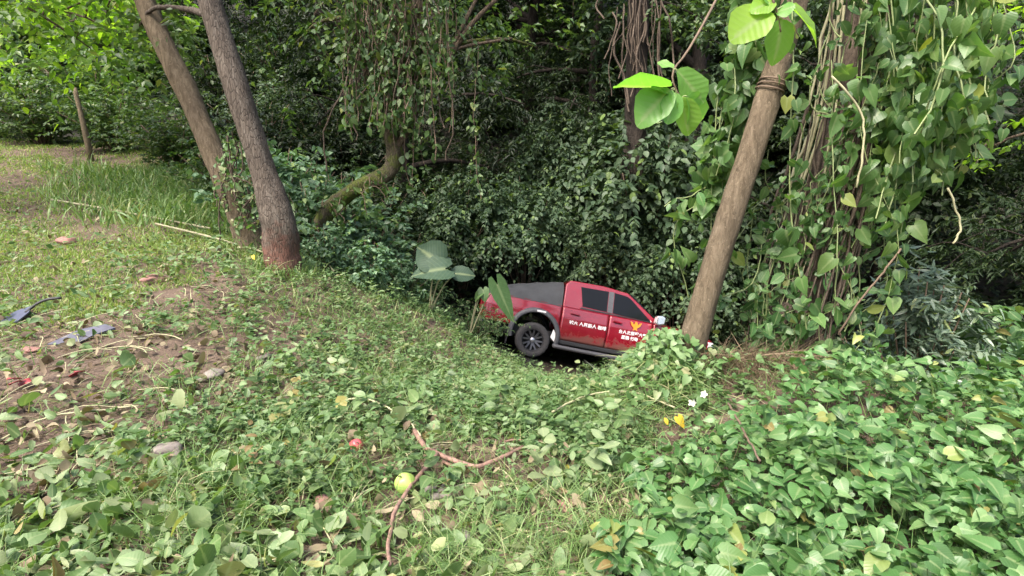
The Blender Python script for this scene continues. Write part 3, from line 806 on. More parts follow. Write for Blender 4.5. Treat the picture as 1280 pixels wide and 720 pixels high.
C_ = lambda v: (lambda x: np.full(np.shape(x), float(v)) if np.ndim(x) else float(v))
ZBELT = 1.20
doors = {}
for sgn in (-1, 1):
    bs = side_panel('bed_side', -1.20, .50, lambda x: np.where(np.asarray(x) < -.3, .62, .52), C_(1.21), sgn, M['red'], TR, (0, .50, .48))
    rd = side_panel('door', .517, 1.53, C_(.49), C_(ZBELT), sgn, M['red'], TR)
    fd = side_panel('door', 1.545, 2.50, C_(.49), C_(ZBELT), sgn, M['red'], TR)
    side_panel('front_fender', 2.515, 3.88, C_(.52), lambda x: 1.195 - .13 * np.clip((np.asarray(x) - 2.5) / 1.3, 0, 1) ** 1.5, sgn, M['red'], TR, (3.085, .50, .48))
    if sgn < 0: doors['rear'], doors['front'] = rd, fd
    for d_, x in ((rd, .70), (fd, 1.62)):
        prism('door_handle', [(x, 1.075), (x + .20, 1.06), (x + .20, 1.095), (x, 1.11)], sgn * .905, sgn * .945, M['red'], d_, .008)
    # glass: rear and front side panes, each with its black surround
    gy_ = lambda z, e=0: sgn * (.862 + e - (z - 1.20) * .32)
    for d_, poly in ((rd, [(.93, 1.275), (1.465, 1.255), (1.465, 1.70), (.85, 1.685), (.87, 1.60)]), (fd, [(1.60, 1.25), (2.46, 1.215), (1.98, 1.62), (1.88, 1.67), (1.60, 1.70)])):
        prism('window', poly, lambda z: gy_(z, -.012), lambda z: gy_(z, .008), M['glass'], d_, 0)
    prism('pillar_trim', [(1.478, 1.25), (1.588, 1.25), (1.588, 1.705), (1.478, 1.705)], lambda z: gy_(z, -.012), lambda z: gy_(z, .011), M['grey'], TR, 0)
    prism('window_trim', [(.88, 1.222), (2.50, 1.204), (2.45, 1.214), (.90, 1.25)], lambda z: gy_(z, -.012), lambda z: gy_(z, .014), M['black'], TR, 0)
    # side step and sill
    prism('sill', [(.56, .40), (2.60, .40), (2.60, .485), (.56, .485)], sgn * .80, sgn * .885, M['black'], TR, .015)
    st = tube(spline([(.52, sgn * .86, .36), (.62, sgn * .985, .335), (2.45, sgn * .985, .335), (2.56, sgn * .86, .36)], 24), .045, 8)
    obj('side_step', mesh('side_step', *st, M['grey']), TR)
    # flares
    for ax in (0.0, 3.085):
        an = np.linspace(R(-14), R(194), 26)
        prof = [(.462, .945), (.48, .958), (.535, .945), (.565, .912), (.56, .86), (.465, .86)]
        V = np.array([[(ax + r * np.cos(t), sgn * y, .50 + r * np.sin(t)) for r, y in prof] for t in an]).reshape(-1, 3)
        q = len(prof)
        F = np.array([(a * q + b, (a + 1) * q + b, (a + 1) * q + (b + 1) % q, a * q + (b + 1) % q) for a in range(len(an) - 1) for b in range(q)])
        fl = obj('wheel_flare', mesh('wheel_flare', V, F if sgn > 0 else F[:, ::-1], M['grey']), TR)
        if sgn < 0 and ax == 0:
            prism('sticker', [(-.02, .985), (.17, .985), (.17, 1.022), (-.02, 1.022)], -.962, -.950, M['white'], fl, 0)
        # wheel housing behind the arch
        an2 = np.linspace(0, np.pi, 15)
        V = np.array([[(ax + .52 * np.cos(t), sgn * y, .50 + .52 * np.sin(t)) for y in (.87, .45)] for t in an2]).reshape(-1, 3)
        F = np.array([(2 * a, 2 * a + 1, 2 * a + 3, 2 * a + 2) for a in range(14)])
        obj('wheel_housing', mesh('wheel_housing', V, F, M['black']), TR)
    prism('mud_flap', [(.545, .18), (.565, .18), (.565, .52), (.545, .52)] if False else [(-.56, .20), (-.54, .20), (-.54, .55), (-.56, .55)], sgn * .62, sgn * .90, M['black'], TR, 0)
    # mirror with chrome cap
    mi_ = prism('mirror', [(2.48, 1.19), (2.55, 1.17), (2.66, 1.21), (2.67, 1.36), (2.60, 1.39), (2.49, 1.37)], sgn * .93, sgn * 1.13, M['chrome'], TR, .03, 3)
    prism('mirror_arm', [(2.50, 1.21), (2.55, 1.21), (2.55, 1.26), (2.50, 1.26)], sgn * .82, sgn * .95, M['black'], mi_, 0)
    # lamps
    prism('tail_light', [(-1.222, .82), (-1.10, .82), (-1.10, 1.18), (-1.222, 1.18)], sgn * .72, sgn * .868, M['reddark'], TR, .012)
    prism('headlight', [(3.64, .90), (3.95, .88), (3.92, 1.03), (3.57, 1.04)], sgn * .46, sgn * .80, M['lamp'], TR, .03)

# white patch of the splash guard seen through the rear arch
prism('splash_guard', [(.36, .50), (.455, .42), (.47, .58), (.40, .68)], -.91, -.895, M['white'], TR, 0)
# cab: red frame of pillars and roof with the screens
sec = [(2.66, 1.195), (2.62, 1.235), (1.90, 1.745), (1.35, 1.80), (.61, 1.785), (.52, 1.69), (.51, 1.195)]
cab = prism('cab', sec, lambda z: -(.858 - (z - 1.20) * .32), lambda z: (.858 - (z - 1.20) * .32), M['red'], TR, .035, 3)
prism('windscreen', [(2.58, 1.28), (1.96, 1.715), (1.98, 1.735), (2.605, 1.30)], -.66, .66, M['glass'], TR, 0)
prism('rear_screen', [(.498, 1.32), (.512, 1.32), (.512, 1.66), (.498, 1.66)], -.6, .6, M['glass'], TR, 0)
# bonnet
xs = np.linspace(2.52, 3.92, 18); ys = np.linspace(-1, 1, 21)
Xg, Yn = np.meshgrid(xs, ys)
Zt = 1.20 + .055 * (1 - Yn ** 2) - .12 * np.clip((Xg - 2.5) / 1.4, 0, 1) ** 1.8 - .03 * np.abs(Yn) ** 6
V = np.stack([Xg, Yn * (hw(Xg, 1.05) - .015), Zt], -1).reshape(-1, 3)
F = np.array([(a * 18 + b, a * 18 + b + 1, (a + 1) * 18 + b + 1, (a + 1) * 18 + b) for a in range(20) for b in range(17)])
bo = obj('bonnet', mesh('bonnet', V, F, M['red']), TR)
bo.modifiers.new('thickness', 'SOLIDIFY').thickness = .03
prism('grille', [(3.84, .70), (3.95, .70), (3.94, 1.04), (3.84, 1.04)], -.45, .45, M['black'], TR, .02)
prism('front_bumper', [(3.70, .38), (4.02, .42), (4.05, .60), (3.96, .70), (3.70, .72)], -.78, .78, M['red'], TR, .04, 3)
prism('tailgate', [(-1.215, .62), (-1.16, .62), (-1.16, 1.205), (-1.215, 1.205)], -.79, .79, M['red'], TR, .012)
prism('rear_bumper', [(-1.32, .48), (-1.10, .48), (-1.10, .62), (-1.32, .60)], -.86, .86, M['grey'], TR, .03)
prism('chassis', [(-1.15, .40), (3.70, .40), (3.70, .62), (-1.15, .62)], -.62, .62, M['black'], TR, .02)
prism('bed_floor', [(-1.16, .98), (.49, .98), (.49, 1.04), (-1.16, 1.04)], -.80, .80, M['black'], TR, 0)
# dark cloth cover over the bed, high at the cab and falling to the tail
xs = np.linspace(.492, -1.20, 16)
top = np.interp(xs, [-1.20, -1.0, -.54, 0, .59], [1.27, 1.37, 1.50, 1.64, 1.765])
an = np.linspace(0, np.pi, 19)
V = []
for x, zt in zip(xs, top):
    for t in an:
        c_, s_ = np.cos(t), np.sin(t)
        yy = np.sign(c_) * abs(c_) ** .42; zz = abs(s_) ** .62
        wz = .872 - .23 * zz * (zt - 1.2) / .6
        V.append((x, wz * yy, 1.185 + (zt - 1.185) * zz + .008 * np.sin(17 * x + 9 * t)))
V = np.array(V)
F = [(a * 19 + b, a * 19 + b + 1, (a + 1) * 19 + b + 1, (a + 1) * 19 + b) for a in range(15) for b in range(18)]
o = obj('bed_cover', mesh('bed_cover', V, [np.array(F), np.array([list(range(15 * 19, 16 * 19))])], M['cover']), TR)
# wheels
def wheel(ax, sgn, steer=0):
    w = bpy.data.objects.new('wheel', None); COL.objects.link(w); w.parent = TR
    w.location = (ax, sgn * .80, .375); w.rotation_euler = (0, R(17), R(steer))
    prof = [(.235, -.11), (.27, -.128), (.33, -.132), (.355, -.122), (.372, -.09), (.375, 0), (.372, .09), (.355, .122), (.33, .132), (.27, .128), (.235, .11)]
    n = 40; an = np.linspace(0, 2 * np.pi, n, endpoint=False); q = len(prof)
    V = np.array([[((r - (.010 if (ai % 2 and abs(y) > .05 and r > .345) else 0)) * np.cos(t), y, (r - (.010 if (ai % 2 and abs(y) > .05 and r > .345) else 0)) * np.sin(t)) for r, y in prof] for ai, t in enumerate(an)]).reshape(-1, 3)
    F = np.array([(a * q + b, a * q + b + 1, ((a + 1) % n) * q + b + 1, ((a + 1) % n) * q + b) for a in range(n) for b in range(q - 1)])
    obj('tyre', mesh('tyre', V, F, M['tyre']), w)
    # rim: barrel, dish and lip; dark spokes with machined edges
    s_ = sgn
    prof = [(.235, s_ * .118), (.222, s_ * .120), (.214, s_ * .09), (.205, s_ * .02), (.06, s_ * .0)]
    q = len(prof)
    V = np.array([[(r * np.cos(t), y, r * np.sin(t)) for r, y in prof] for t in an]).reshape(-1, 3)
    F = np.array([(a * q + b, a * q + b + 1, ((a + 1) % n) * q + b + 1, ((a + 1) % n) * q + b) for a in range(n) for b in range(q - 1)])
    obj('rim', mesh('rim', V, F, M['black']), w)
    for sp in range(6):
        t = sp * np.pi / 3
        bm = bmesh.new()
        for off in (-.20, .20):
            a1, b1 = t + off * .42, t + off * 1.3
            pts = [(.045, t + off * 1.0), (.215, b1 - .055), (.215, b1 + .055)]
            p0 = [(.05 * np.cos(t - .5), .05 * np.sin(t - .5)), (.215 * np.cos(b1 - .075), .215 * np.sin(b1 - .075)), (.215 * np.cos(b1 + .075), .215 * np.sin(b1 + .075)), (.05 * np.cos(t + .5), .05 * np.sin(t + .5))]
            lo = [bm.verts.new((x, s_ * .06, z)) for x, z in p0]; hi = [bm.verts.new((x, s_ * (.105 if k_ in (1, 2) else .085), z)) for k_, (x, z) in enumerate(p0)]
            bm.faces.new(hi)
            for a in range(4): bm.faces.new((lo[a], lo[(a + 1) % 4], hi[(a + 1) % 4], hi[a]))
        bmesh.ops.recalc_face_normals(bm, faces=bm.faces)
        me = bpy.data.meshes.new('spoke'); bm.to_mesh(me); bm.free(); me.materials.append(M['rim'])
        obj('spoke', me, w)
    hub = tube([(0, s_ * .05, 0), (0, s_ * .112, 0), (0, s_ * .118, 0)], [.055, .052, .038], 14)
    obj('hub_cap', mesh('hub_cap', *hub, M['silver_m']), w)
for ax in (0, 3.085):
    for sgn in (-1, 1): wheel(ax, sgn, 8 if ax else 0)
# writing on the doors
text_part('噓大 人昇賑人 咖啡',   .092, .70, .86, -.9085, doors['rear'], M['white'])
text_part('台人北展望大學', .086, 1.78, .87, -.9095, doors['front'], M['white'])
text_part('服務 行動', .084, 1.86, .76, -.9085, doors['front'], M['white'])
# orange bird with raised wings
pts = [(-.115, .10), (-.085, .02), (-.03, -.03), (-.045, -.085), (0, -.06), (.045, -.085), (.03, -.03), (.085, .02), (.115, .10), (.07, .085), (.045, .04), (.03, .075), (.012, .105), (-.008, .115), (-.022, .09), (-.03, .06), (-.045, .04), (-.07, .085)]
prism('emblem', [(2.12 + x * 1.1, 1.055 + z * 1.0) for x, z in pts], -.921, -.917, M['orange'], doors['front'], 0)
# ------------------------------------------------------------------ near trees
rn = np.random.default_rng(21)


def near_tree(name, label, pts, radii, mat, crown=None, n=60, seg=24, rough=.05, lumps=.1, roots=0):
    t = thing(name, pts[0], label, 'tree')
    o0 = np.array(pts[0])
    tp = spline(np.array(pts) - o0, n)
    V, F = tube(tp, radii, seg, rough, rn, lumps=lumps)
    parts = [(V, F)]
    for a in range(roots):
        az = a * 6.283 / roots + rn.normal(0, .3); L = rn.uniform(.35, .6)
        d = np.array([math.cos(az), math.sin(az), 0])
        q = np.array([[0, 0, .28], d * .12 + [0, 0, .12], d * L * .6 + [0, 0, .02], d * L + [0, 0, -.08]])
        parts.append(tube(spline(q, 9), np.linspace(radii[0] * .55, .02, 9), 8, .08, rn))
    V, F = join(parts)
    obj('trunk', mesh('trunk', V, F, mat), t)
    if crown:
        limbs, twigs, m, leaf, tpl, lm, spread = crown
        pp = []
        paths = []
        for tt, az, el, L, sag in limbs:
            i = int(tt * (n - 1)); b = tp[i]
            d = np.array([math.cos(az) * math.cos(el), math.sin(az) * math.cos(el), math.sin(el)])
            q = spline([b, b + d * L * .4 + rn.normal(0, .1, 3), b + d * L * .75 + [0, 0, -sag * .3], b + d * L + [0, 0, -sag]], 9)
            pp.append(tube(q, np.linspace(.055, .01, 9), 6, .05, rn)); paths.append(q)
        obj('limb', mesh('limb', *join(pp), mat), t, kind='stuff')
        obj('crown', crown_mesh(rn, paths, twigs, m, leaf, tpl, lm, spread=spread, L=(.4, .9), droop=.4, tmin=.3), t, kind='stuff')
    return t


def lb(*a): return list(a)


g1 = on_ground(352, 345); Y1 = 7.0
near_tree('leaning_tree', 'stout brown leaning trunk with swollen reddish base beside the two poles', [P(356, 352, Y1), P(352, 318, Y1), P(347, 272, Y1), P(330, 215, 7.05), P(297, 115, 7.1), P(268, 20, 7.2), P(236, -90, 7.3), P(205, -220, 7.5)],
          [.24, .195, .205, .148, .140, .135, .125, .11], M['barkred'], (
              [(.72, 2.6, .3, 1.8, .5), (.8, .6, .2, 2.4, .7), (.85, 1.6, .4, 2.4, .5), (.92, 3.6, .4, 1.8, .5), (.97, 1.0, .5, 2.2, .5), (.97, 5.2, .5, 1.2, .3), ], 150, 14, .12, LOW, M['edge'], .35))
near_tree('slanting_tree', 'thinner pale-edged slanting trunk, left of the stout leaning trunk', [P(322, 318, 7.75), P(300, 268, 7.75), P(272, 205, 7.8), P(236, 120, 7.9), P(200, 45, 8.0), P(172, -20, 8.1), P(130, -130, 8.3)],
          [.24, .165, .140, .132, .128, .120, .10], M['barkpale'], (
              [(.75, 2.0, .4, 1.8, .6), (.88, 3.2, .3, 2.0, .6), (.95, 1.0, .4, 2.0, .6), (.85, 4.0, .2, 1.4, .6)], 110, 14, .12, LOW, M['edge'], .35))
lt = near_tree('notched_leaning_tree', 'smooth brown leaning trunk bound with wire, in front of the vines', [P(856, 466, 4.0), P(862, 440, 4.0), P(894, 330, 4.02), P(931, 212, 4.08), P(964, 108, 4.15), P(990, 15, 4.22), P(1025, -130, 4.4), P(1060, -300, 4.7)],
               [.14, .098, .089, .087, .086, .083, .076, .065], M['barkpale'], (
                   [(.9, .6, .5, 1.6, .3), (.95, 2.2, .6, 1.5, .3), (.99, 1.2, .8, 1.6, .2), (.99, 3.6, .7, 1.2, .2)], 60, 12, .12, OVATE, M['edge'], .3), lumps=.06)
for a, off in enumerate((0, .022, .040)):
    c = P(962, 113, 4.14) + np.array([.02, .01, .07]) * 0 + np.array([.012, 0, .03]) * a * .9
    ax = nrm(P(990, 15, 4.22) - P(935, 212, 4.08)); s1 = nrm(np.cross(ax, [0, 1, .1])); s2 = np.cross(ax, s1)
    th = np.linspace(0, 2 * np.pi, 33)
    tilt = .06 * (a - 1)
    q = c + .093 * (np.cos(th)[:, None] * s1 + np.sin(th)[:, None] * s2) + ax * (tilt * .093 * np.sin(th + a))[:, None]
    w = obj('wire', mesh('wire', *tube(q - np.array(lt.location), .0065, 6, caps=False), M['stembrown']), lt)

# vine-draped tree
VB = P(965, 505, 4.55)
vt = near_tree('vine_draped_tree', 'old brown tree buried under hanging roots, right of the leaning trunk', [VB, P(985, 420, 4.6), P(1020, 300, 4.65), P(1055, 180, 4.7), P(1080, 60, 4.75), P(1095, -80, 4.8), P(1100, -250, 4.9)],
               [.26, .19, .17, .165, .16, .15, .12], M['root'], (
                   [(.9, 1.4, .4, 2.0, .3), (.95, 2.6, .5, 1.6, .3), (.98, .8, .7, 1.6, .2)], 45, 12, .13, OVATE, M['vine'], .35), roots=7, rough=.12, lumps=.25)
v0 = np.array(vt.location)
axis = spline([P(965, 505, 4.55), P(985, 420, 4.6), P(1020, 300, 4.65), P(1055, 180, 4.7), P(1080, 60, 4.75), P(1095, -80, 4.8)], 40)
for a in range(90):
    r_ = rn.uniform(.17, .36); th = rn.uniform(2.6, 6.8)
    i0, i1 = sorted(rn.integers(0, 40, 2))
    if i1 - i0 < 9: i0, i1 = max(0, i1 - 16), min(39, i1 + 10)
    idx = np.linspace(i0, i1, 12).astype(int)
    tw = th + np.linspace(0, rn.normal(0, .7), 12)
    q = axis[idx] + np.stack([np.cos(tw) * r_, np.sin(tw) * r_, 0 * tw], 1) + np.cumsum(rn.normal(0, .014, (12, 3)), 0)
    obj('hanging_root', mesh('hanging_root', *tube(q - v0, np.linspace(.004, rn.uniform(.005, .016), 12), 5, .1, rn), M['root'] if a % 3 else M['stempale']), vt)
# pale gnarled root foot
for a, (p0, p1, p2, p3, r_) in enumerate([((985, 380), (968, 420), (952, 465), (935, 520), .075), ((1000, 400), (990, 450), (985, 500), (990, 530), .05), ((975, 410), (950, 440), (920, 480), (905, 520), .035), ((1010, 380), (1030, 440), (1045, 500), (1060, 530), .04)]):
    q = spline([P(*p0, 4.45), P(*p1, 4.38), P(*p2, 4.3), P(*p3, 4.2)], 16)
    obj('root_foot', mesh('root_foot', *tube(q - v0, np.linspace(r_ * .7, r_, 16), 8, .18, rn, lumps=.3), M['root']), vt)


def vine_on(name, label, stems, tpl, leafmat, n_single, leaf, stemr=.005, gap=.06, stem_mat=None, hang=.8, cat='vine', face=(0, -1, .35)):
    """climbing vine: stems as parts, the largest leaves as parts of their own, the rest of the foliage as one stuff part"""
    t = thing(name, stems[0][-1], label, cat)
    o0 = np.array(stems[0][-1])
    pos, ax, no, sz = [], [], [], []
    for q in stems:
        q = np.asarray(q)
        obj('stem', mesh('stem', *tube(q - o0, stemr * rn.uniform(.7, 1.4), 5, 0, rn, caps=False), stem_mat or M['stem']), t)
        L = np.sum(np.linalg.norm(np.diff(q, axis=0), axis=1)); k_ = max(2, int(L / gap))
        s = np.sort(rn.uniform(0, 1, k_)) * (len(q) - 1); i = np.minimum(s.astype(int), len(q) - 2)
        pp = q[i] + (q[i + 1] - q[i]) * (s - i)[:, None]
        out = np.array(face) * 1.0 + rn.normal(0, .7, (k_, 3))
        off = nrm(np.stack([rn.normal(0, 1, k_), rn.normal(-.6, .7, k_), rn.normal(0, .4, k_)], 1)) * rn.uniform(.03, .10, (k_, 1))
        pos.append(pp + off); no.append(out)
        a_ = rn.normal(0, .55, (k_, 3)); a_[:, 2] -= hang; ax.append(a_)
        sz.append(np.clip(rn.lognormal(-.05, .36, k_), .4, 1.7) * leaf)
    pos, ax, no, sz = map(np.concatenate, (pos, ax, no, sz))
    rnd = rn.random(len(pos))
    score = sz / np.maximum(pos[:, 1], .5)
    order = np.argsort(-score)
    big, rest = order[:n_single], order[n_single:]
    for i in big:
        V, F, A = leaves(tpl, np.zeros((1, 3)), ax[i:i + 1], no[i:i + 1], sz[i:i + 1], rnd[i:i + 1], rn)
        l_ = obj('leaf', mesh('leaf', V, F, leafmat, A), t); l_.location = pos[i] - o0
    if len(rest):
        V, F, A = leaves(tpl, pos[rest] - o0, ax[rest], no[rest], sz[rest], rnd[rest], rn)
        obj('foliage', mesh('foliage', V, F, leafmat, A), t, kind='stuff')
    return t


def hang_stem(px0, py0, px1, py1, Y0, Y1, n=14, wob=.03):
    a, b = P(px0, py0, Y0), P(px1, py1, Y1)
    q = spline([a, a * .65 + b * .35 + rn.normal(0, .08, 3), a * .3 + b * .7 + rn.normal(0, .08, 3), b], n)
    return q + np.cumsum(rn.normal(0, wob * .3, (n, 3)), 0)


stems = []
for a in range(44):
    px = rn.uniform(1000, 1225)
    if 1005 < px < 1092 and rn.random() < .85: px = 1000 + rn.uniform(100, 215)
    bot = np.interp(px, [1000, 1060, 1095, 1108, 1150, 1190, 1230], [500, 520, 430, 300, 270, 225, 190]) * rn.uniform(.6, 1.0)
    top = rn.uniform(-140, min(160, bot - 120)) if rn.random() < .75 else rn.uniform(-140, -20)
    Y = rn.uniform(3.75, 4.5)
    bot = max(bot, top + 60)
    stems.append(hang_stem(px + rn.normal(0, 18), top, px + rn.normal(0, 14), bot, Y + .15, Y - .1))
vine_on('heart_leaf_vine', 'curtain of heart-leaved vine hanging over the root-covered tree', stems, HEART, M['vine'], 300, .090, gap=.052)
stems = []
for a in range(20):      # thin growth up the root-covered trunk itself
    top = rn.uniform(-60, 260); px = np.interp(top, [0, 480], [1088, 975]) + rn.normal(0, 26)
    stems.append(hang_stem(px, top, px - rn.uniform(0, 30), top + rn.uniform(70, 170), 4.33, 4.28))
for a in range(34):
    px = rn.uniform(870, 1060); top = rn.uniform(180, 380); bot = rn.uniform(top + 60, 520)
    x_ = px + rn.normal(0, 30)
    if abs(x_ - np.interp((top + bot) / 2, [20, 440], [985, 868])) < 22 : x_ += 55
    stems.append(hang_stem(px + 60, top, x_ + 10, bot, 4.5, 4.25))
vine_on('small_leaf_vine', 'small-leaved light green vine over the foot of the root-covered tree', stems, OVATE, M['creeper'], 120, .075, gap=.04, stemr=.004, hang=.4)
stems = []
for a in range(16):
    top = rn.uniform(-120, 180); bot = min(430, top + rn.uniform(120, 260)); px = np.interp((top + bot) / 2, [20, 440], [930, 850]) + rn.normal(-8, 16)
    stems.append(hang_stem(px + 22, top, px - 8, bot, 4.35, 4.3))
vine_on('side_vine', 'light green vine climbing the left side of the wire-bound leaning trunk', stems, HEART, M['vine'], 110, .095, gap=.05, stemr=.004, hang=.5)
# ivy over the foot of the slanting trunk
stems = []
for a in range(22):
    top = rn.uniform(165, 250); bot = top + rn.uniform(40, 100); px = np.interp(top, [165, 300], [268, 318]) + rn.normal(12, 12)
    stems.append(hang_stem(px, top, px + rn.normal(6, 10), min(bot, 318), 7.5 + rn.normal(0, .08), 7.45, wob=.05))
vine_on('foot_ivy', 'dry-stemmed ivy over the foot of the slanting trunk', stems, OVATE, M['weed'], 40, .065, gap=.05, stemr=.008, stem_mat=M['root'], hang=.3)
# loose withered runners
for a, (pts, lab) in enumerate([([(1185, 235), (1193, 262), (1198, 285), (1188, 305)], 'pale withered tendril dangling right of the vine curtain'), ([(1125, 310), (1100, 345), (1070, 380), (1045, 415)], 'thin brown runner slanting down across the vine foot'),
                               ([(1040, 95), (1078, 140), (1080, 190), (1072, 235)], 'bare looping brown runner in the middle of the vine curtain')]):
    q = spline([P(x, y, 3.85) for x, y in pts], 18) + np.cumsum(rn.normal(0, .004, (18, 3)), 0)
    obj('withered_runner', mesh('withered_runner', *tube(q, .007, 6, .1, rn), M['stempale'] if a != 1 else M['stembrown']), label=lab, cat='vine')

# ------------------------------------------------------------------ mossy tree with an elbow, draped in thin vines
Ym = 8.5
mt = near_tree('mossy_tree', 'mossy elbowed trunk hung with thin vines, between the bluish shrubs', [P(392, 305, 8.7), P(412, 262, 8.6), P(445, 236, 8.5), P(482, 218, Ym), P(494, 195, Ym), P(488, 150, Ym), P(500, 80, 8.6), P(515, 0, 8.7), P(530, -120, 8.9)],
               [.12, .115, .105, .115, .12, .115, .11, .10, .09], M['mossbark'], (
                   [(.75, .3, .35, 2.2, .4), (.82, 2.8, .3, 2.0, .6), (.9, 1.2, .4, 2.4, .4), (.95, 5.0, .3, 1.4, .5), (.98, .5, .6, 2.0, .2)], 170, 14, .11, LOW, M['edge'], .35), lumps=.2, rough=.1)
m0 = np.array(mt.location)
for pts, r_ in [([(492, 190), (520, 140), (528, 60), (522, -20)], .055), ([(488, 160), (470, 130), (450, 60), (440, -20)], .03), ([(505, 110), (540, 80), (575, 60), (640, 48)], .03), ([(560, 75), (590, 30), (630, -10)], .045), ([(560, 78), (575, 40), (600, -10)], .04), ([(470, 120), (440, 140), (428, 155)], .014)]:
    q = spline([P(x, y, 8.45) for x, y in pts], 16)
    obj('branch', mesh('branch', *tube(q - m0, np.linspace(r_, r_ * .6, 16), 8, .08, rn), M['bark']), mt)
for a in range(34):
    px = rn.normal(498, 36); top = rn.uniform(-60, 40); bot = top + rn.uniform(70, 190)
    q = hang_stem(px, top, px + rn.normal(0, 16), bot, 8.25 + rn.normal(0, .1), 8.25 + rn.normal(0, .1), wob=.06)
    obj('hanging_root', mesh('hanging_root', *tube(q - m0, rn.uniform(.005, .014), 5, .1, rn), M['root'] if a % 2 else M['bark']), mt)
stems = []
for a in range(9):      # creeper along the mossy elbow
    x0 = rn.uniform(405, 480); y0 = np.interp(x0, [395, 445, 490], [285, 236, 214])
    stems.append(hang_stem(x0, y0 - 6, x0 + rn.normal(8, 8), y0 + rn.uniform(10, 34), 8.35, 8.3))
for a in range(84):
    px = rn.normal(500, 38); top = rn.uniform(-60, 60); bot = min(top + rn.uniform(60, 200), 160 if px < 512 else 290)
    stems.append(hang_stem(px, top, px + rn.normal(0, 12), bot, 8.3 + rn.normal(0, .15), 8.25 + rn.normal(0, .15), wob=.05))
vine_on('draped_vine', 'thin dusty green vine draped down the mossy tree', stems, OVATE, M['edge'], 60, .075, gap=.038, stemr=.006, stem_mat=M['stembrown'], hang=.7)
# trunk wrapped with hanging roots, far right of the mossy tree
rt = near_tree('root_wrapped_tree', 'trunk wrapped in grey hanging roots above the bright leaf sprig', [P(786, 270, 14), P(795, 150, 14), P(796, 60, 14), P(800, -40, 14), P(805, -150, 14.2)], [.26, .24, .24, .22, .18], M['barkdark'], (  # dark bark colour stands in for the shade this trunk fades into
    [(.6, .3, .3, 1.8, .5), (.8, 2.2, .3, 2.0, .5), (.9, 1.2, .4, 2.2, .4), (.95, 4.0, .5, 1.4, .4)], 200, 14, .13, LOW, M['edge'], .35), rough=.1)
q0 = np.array(rt.location)
for a in range(26):
    px = rn.normal(797, 18); top = rn.uniform(-40, 30); bot = top + rn.uniform(50, 140)
    obj('hanging_root', mesh('hanging_root', *tube(hang_stem(px, top, px + rn.normal(0, 10), bot, 13.7, 13.7) - q0, rn.uniform(.01, .026), 5, .1, rn), M['root']), rt)

# ------------------------------------------------------------------ bright sprigs hanging in from above, close to the camera
def sprig(label, stem_px, leaf_px, Y, name='leaf_sprig'):
    q = spline([P(x, y, yy) for x, y, yy in stem_px], 22)
    t = thing(name, q[-1], label, 'twig')
    o0 = q[-1]
    obj('stem', mesh('stem', *tube(q - o0, np.linspace(.0018, .006, 22), 6), M['stembrown']), t)
    for a, (bx, by, tx, ty, dy, w, nn) in enumerate(leaf_px):
        b, e = P(bx, by, Y), P(tx, ty, Y + dy)
        tpl = leaf_shape([(0.10 * w, .02), (0.24 * w, .12), (0.33 * w, .3), (0.36 * w, .48), (0.31 * w, .68), (0.19 * w, .86), (.07 * w, .97)], [0, .15, .3, .48, .68, .86, 1.0], fold=.2, droop=.1)
        V, F, A = leaves(tpl, np.zeros((1, 3)), (e - b)[None], np.array([nn], float), np.array([np.linalg.norm(e - b)]), np.array([rn.random()]), rn, zvar=(.8, 1.4), wvar=(1, 1))
        l_ = obj('leaf', mesh('leaf', V, F, M['twig'], A), t); l_.location = b - o0
        near = q[np.argmin(np.linalg.norm(q - b, axis=1))]
        obj('petiole', mesh('petiole', *tube(spline([near - o0, (near + b) / 2 - o0 + [0, 0, .004], b - o0], 5), .0022, 5), M['stem']), t)
    return t


sprig('bright green leaf sprig hanging in front of the wire-bound trunk, the lower of two', [(868, 150, 1.72), (845, 112, 1.7), (842, 88, 1.7), (862, 60, 1.75), (905, -20, 1.95), (960, -140, 2.5), (1010, -170, 3.4), (1035, -165, 4.35)],
      [(838, 108, 766, 114, -.02, 1.15, (-.2, -.5, 1)), (838, 112, 796, 152, -.05, 1.0, (-.5, -1, .5)), (834, 118, 818, 104, -.03, 1.0, (0, -.6, 1)), (846, 88, 882, 128, .02, 1.0, (.4, -1, .6)), (845, 116, 832, 158, -.02, .95, (-.2, -1, .1)), (850, 122, 862, 170, .03, .95, (.3, -1, .2)), (858, 120, 884, 160, .06, 1.0, (.2, -1, .5)), (842, 85, 822, 78, .04, .8, (0, -.4, 1))], 1.7)
sprig('bright green leaf sprig hanging above the wire-bound trunk, the upper of two', [(976, 40, 1.6), (972, 18, 1.6), (966, -20, 1.62), (985, -120, 1.9), (1020, -200, 2.8), (1040, -190, 4.35)],
      [(962, 14, 912, 52, -.03, 1.05, (-.4, -1, .7)), (964, 8, 950, -16, .0, 1.0, (-.2, -.8, 1)), (970, 16, 994, 6, -.03, 1.3, (0, -.9, .8)), (984, 8, 1038, 40, -.02, 1.2, (.3, -.8, 1)), (977, 24, 974, 80, .0, 1.15, (.05, -1, .1)), (968, 2, 940, 8, -.02, 1.2, (-.3, -1, .8))], 1.6)

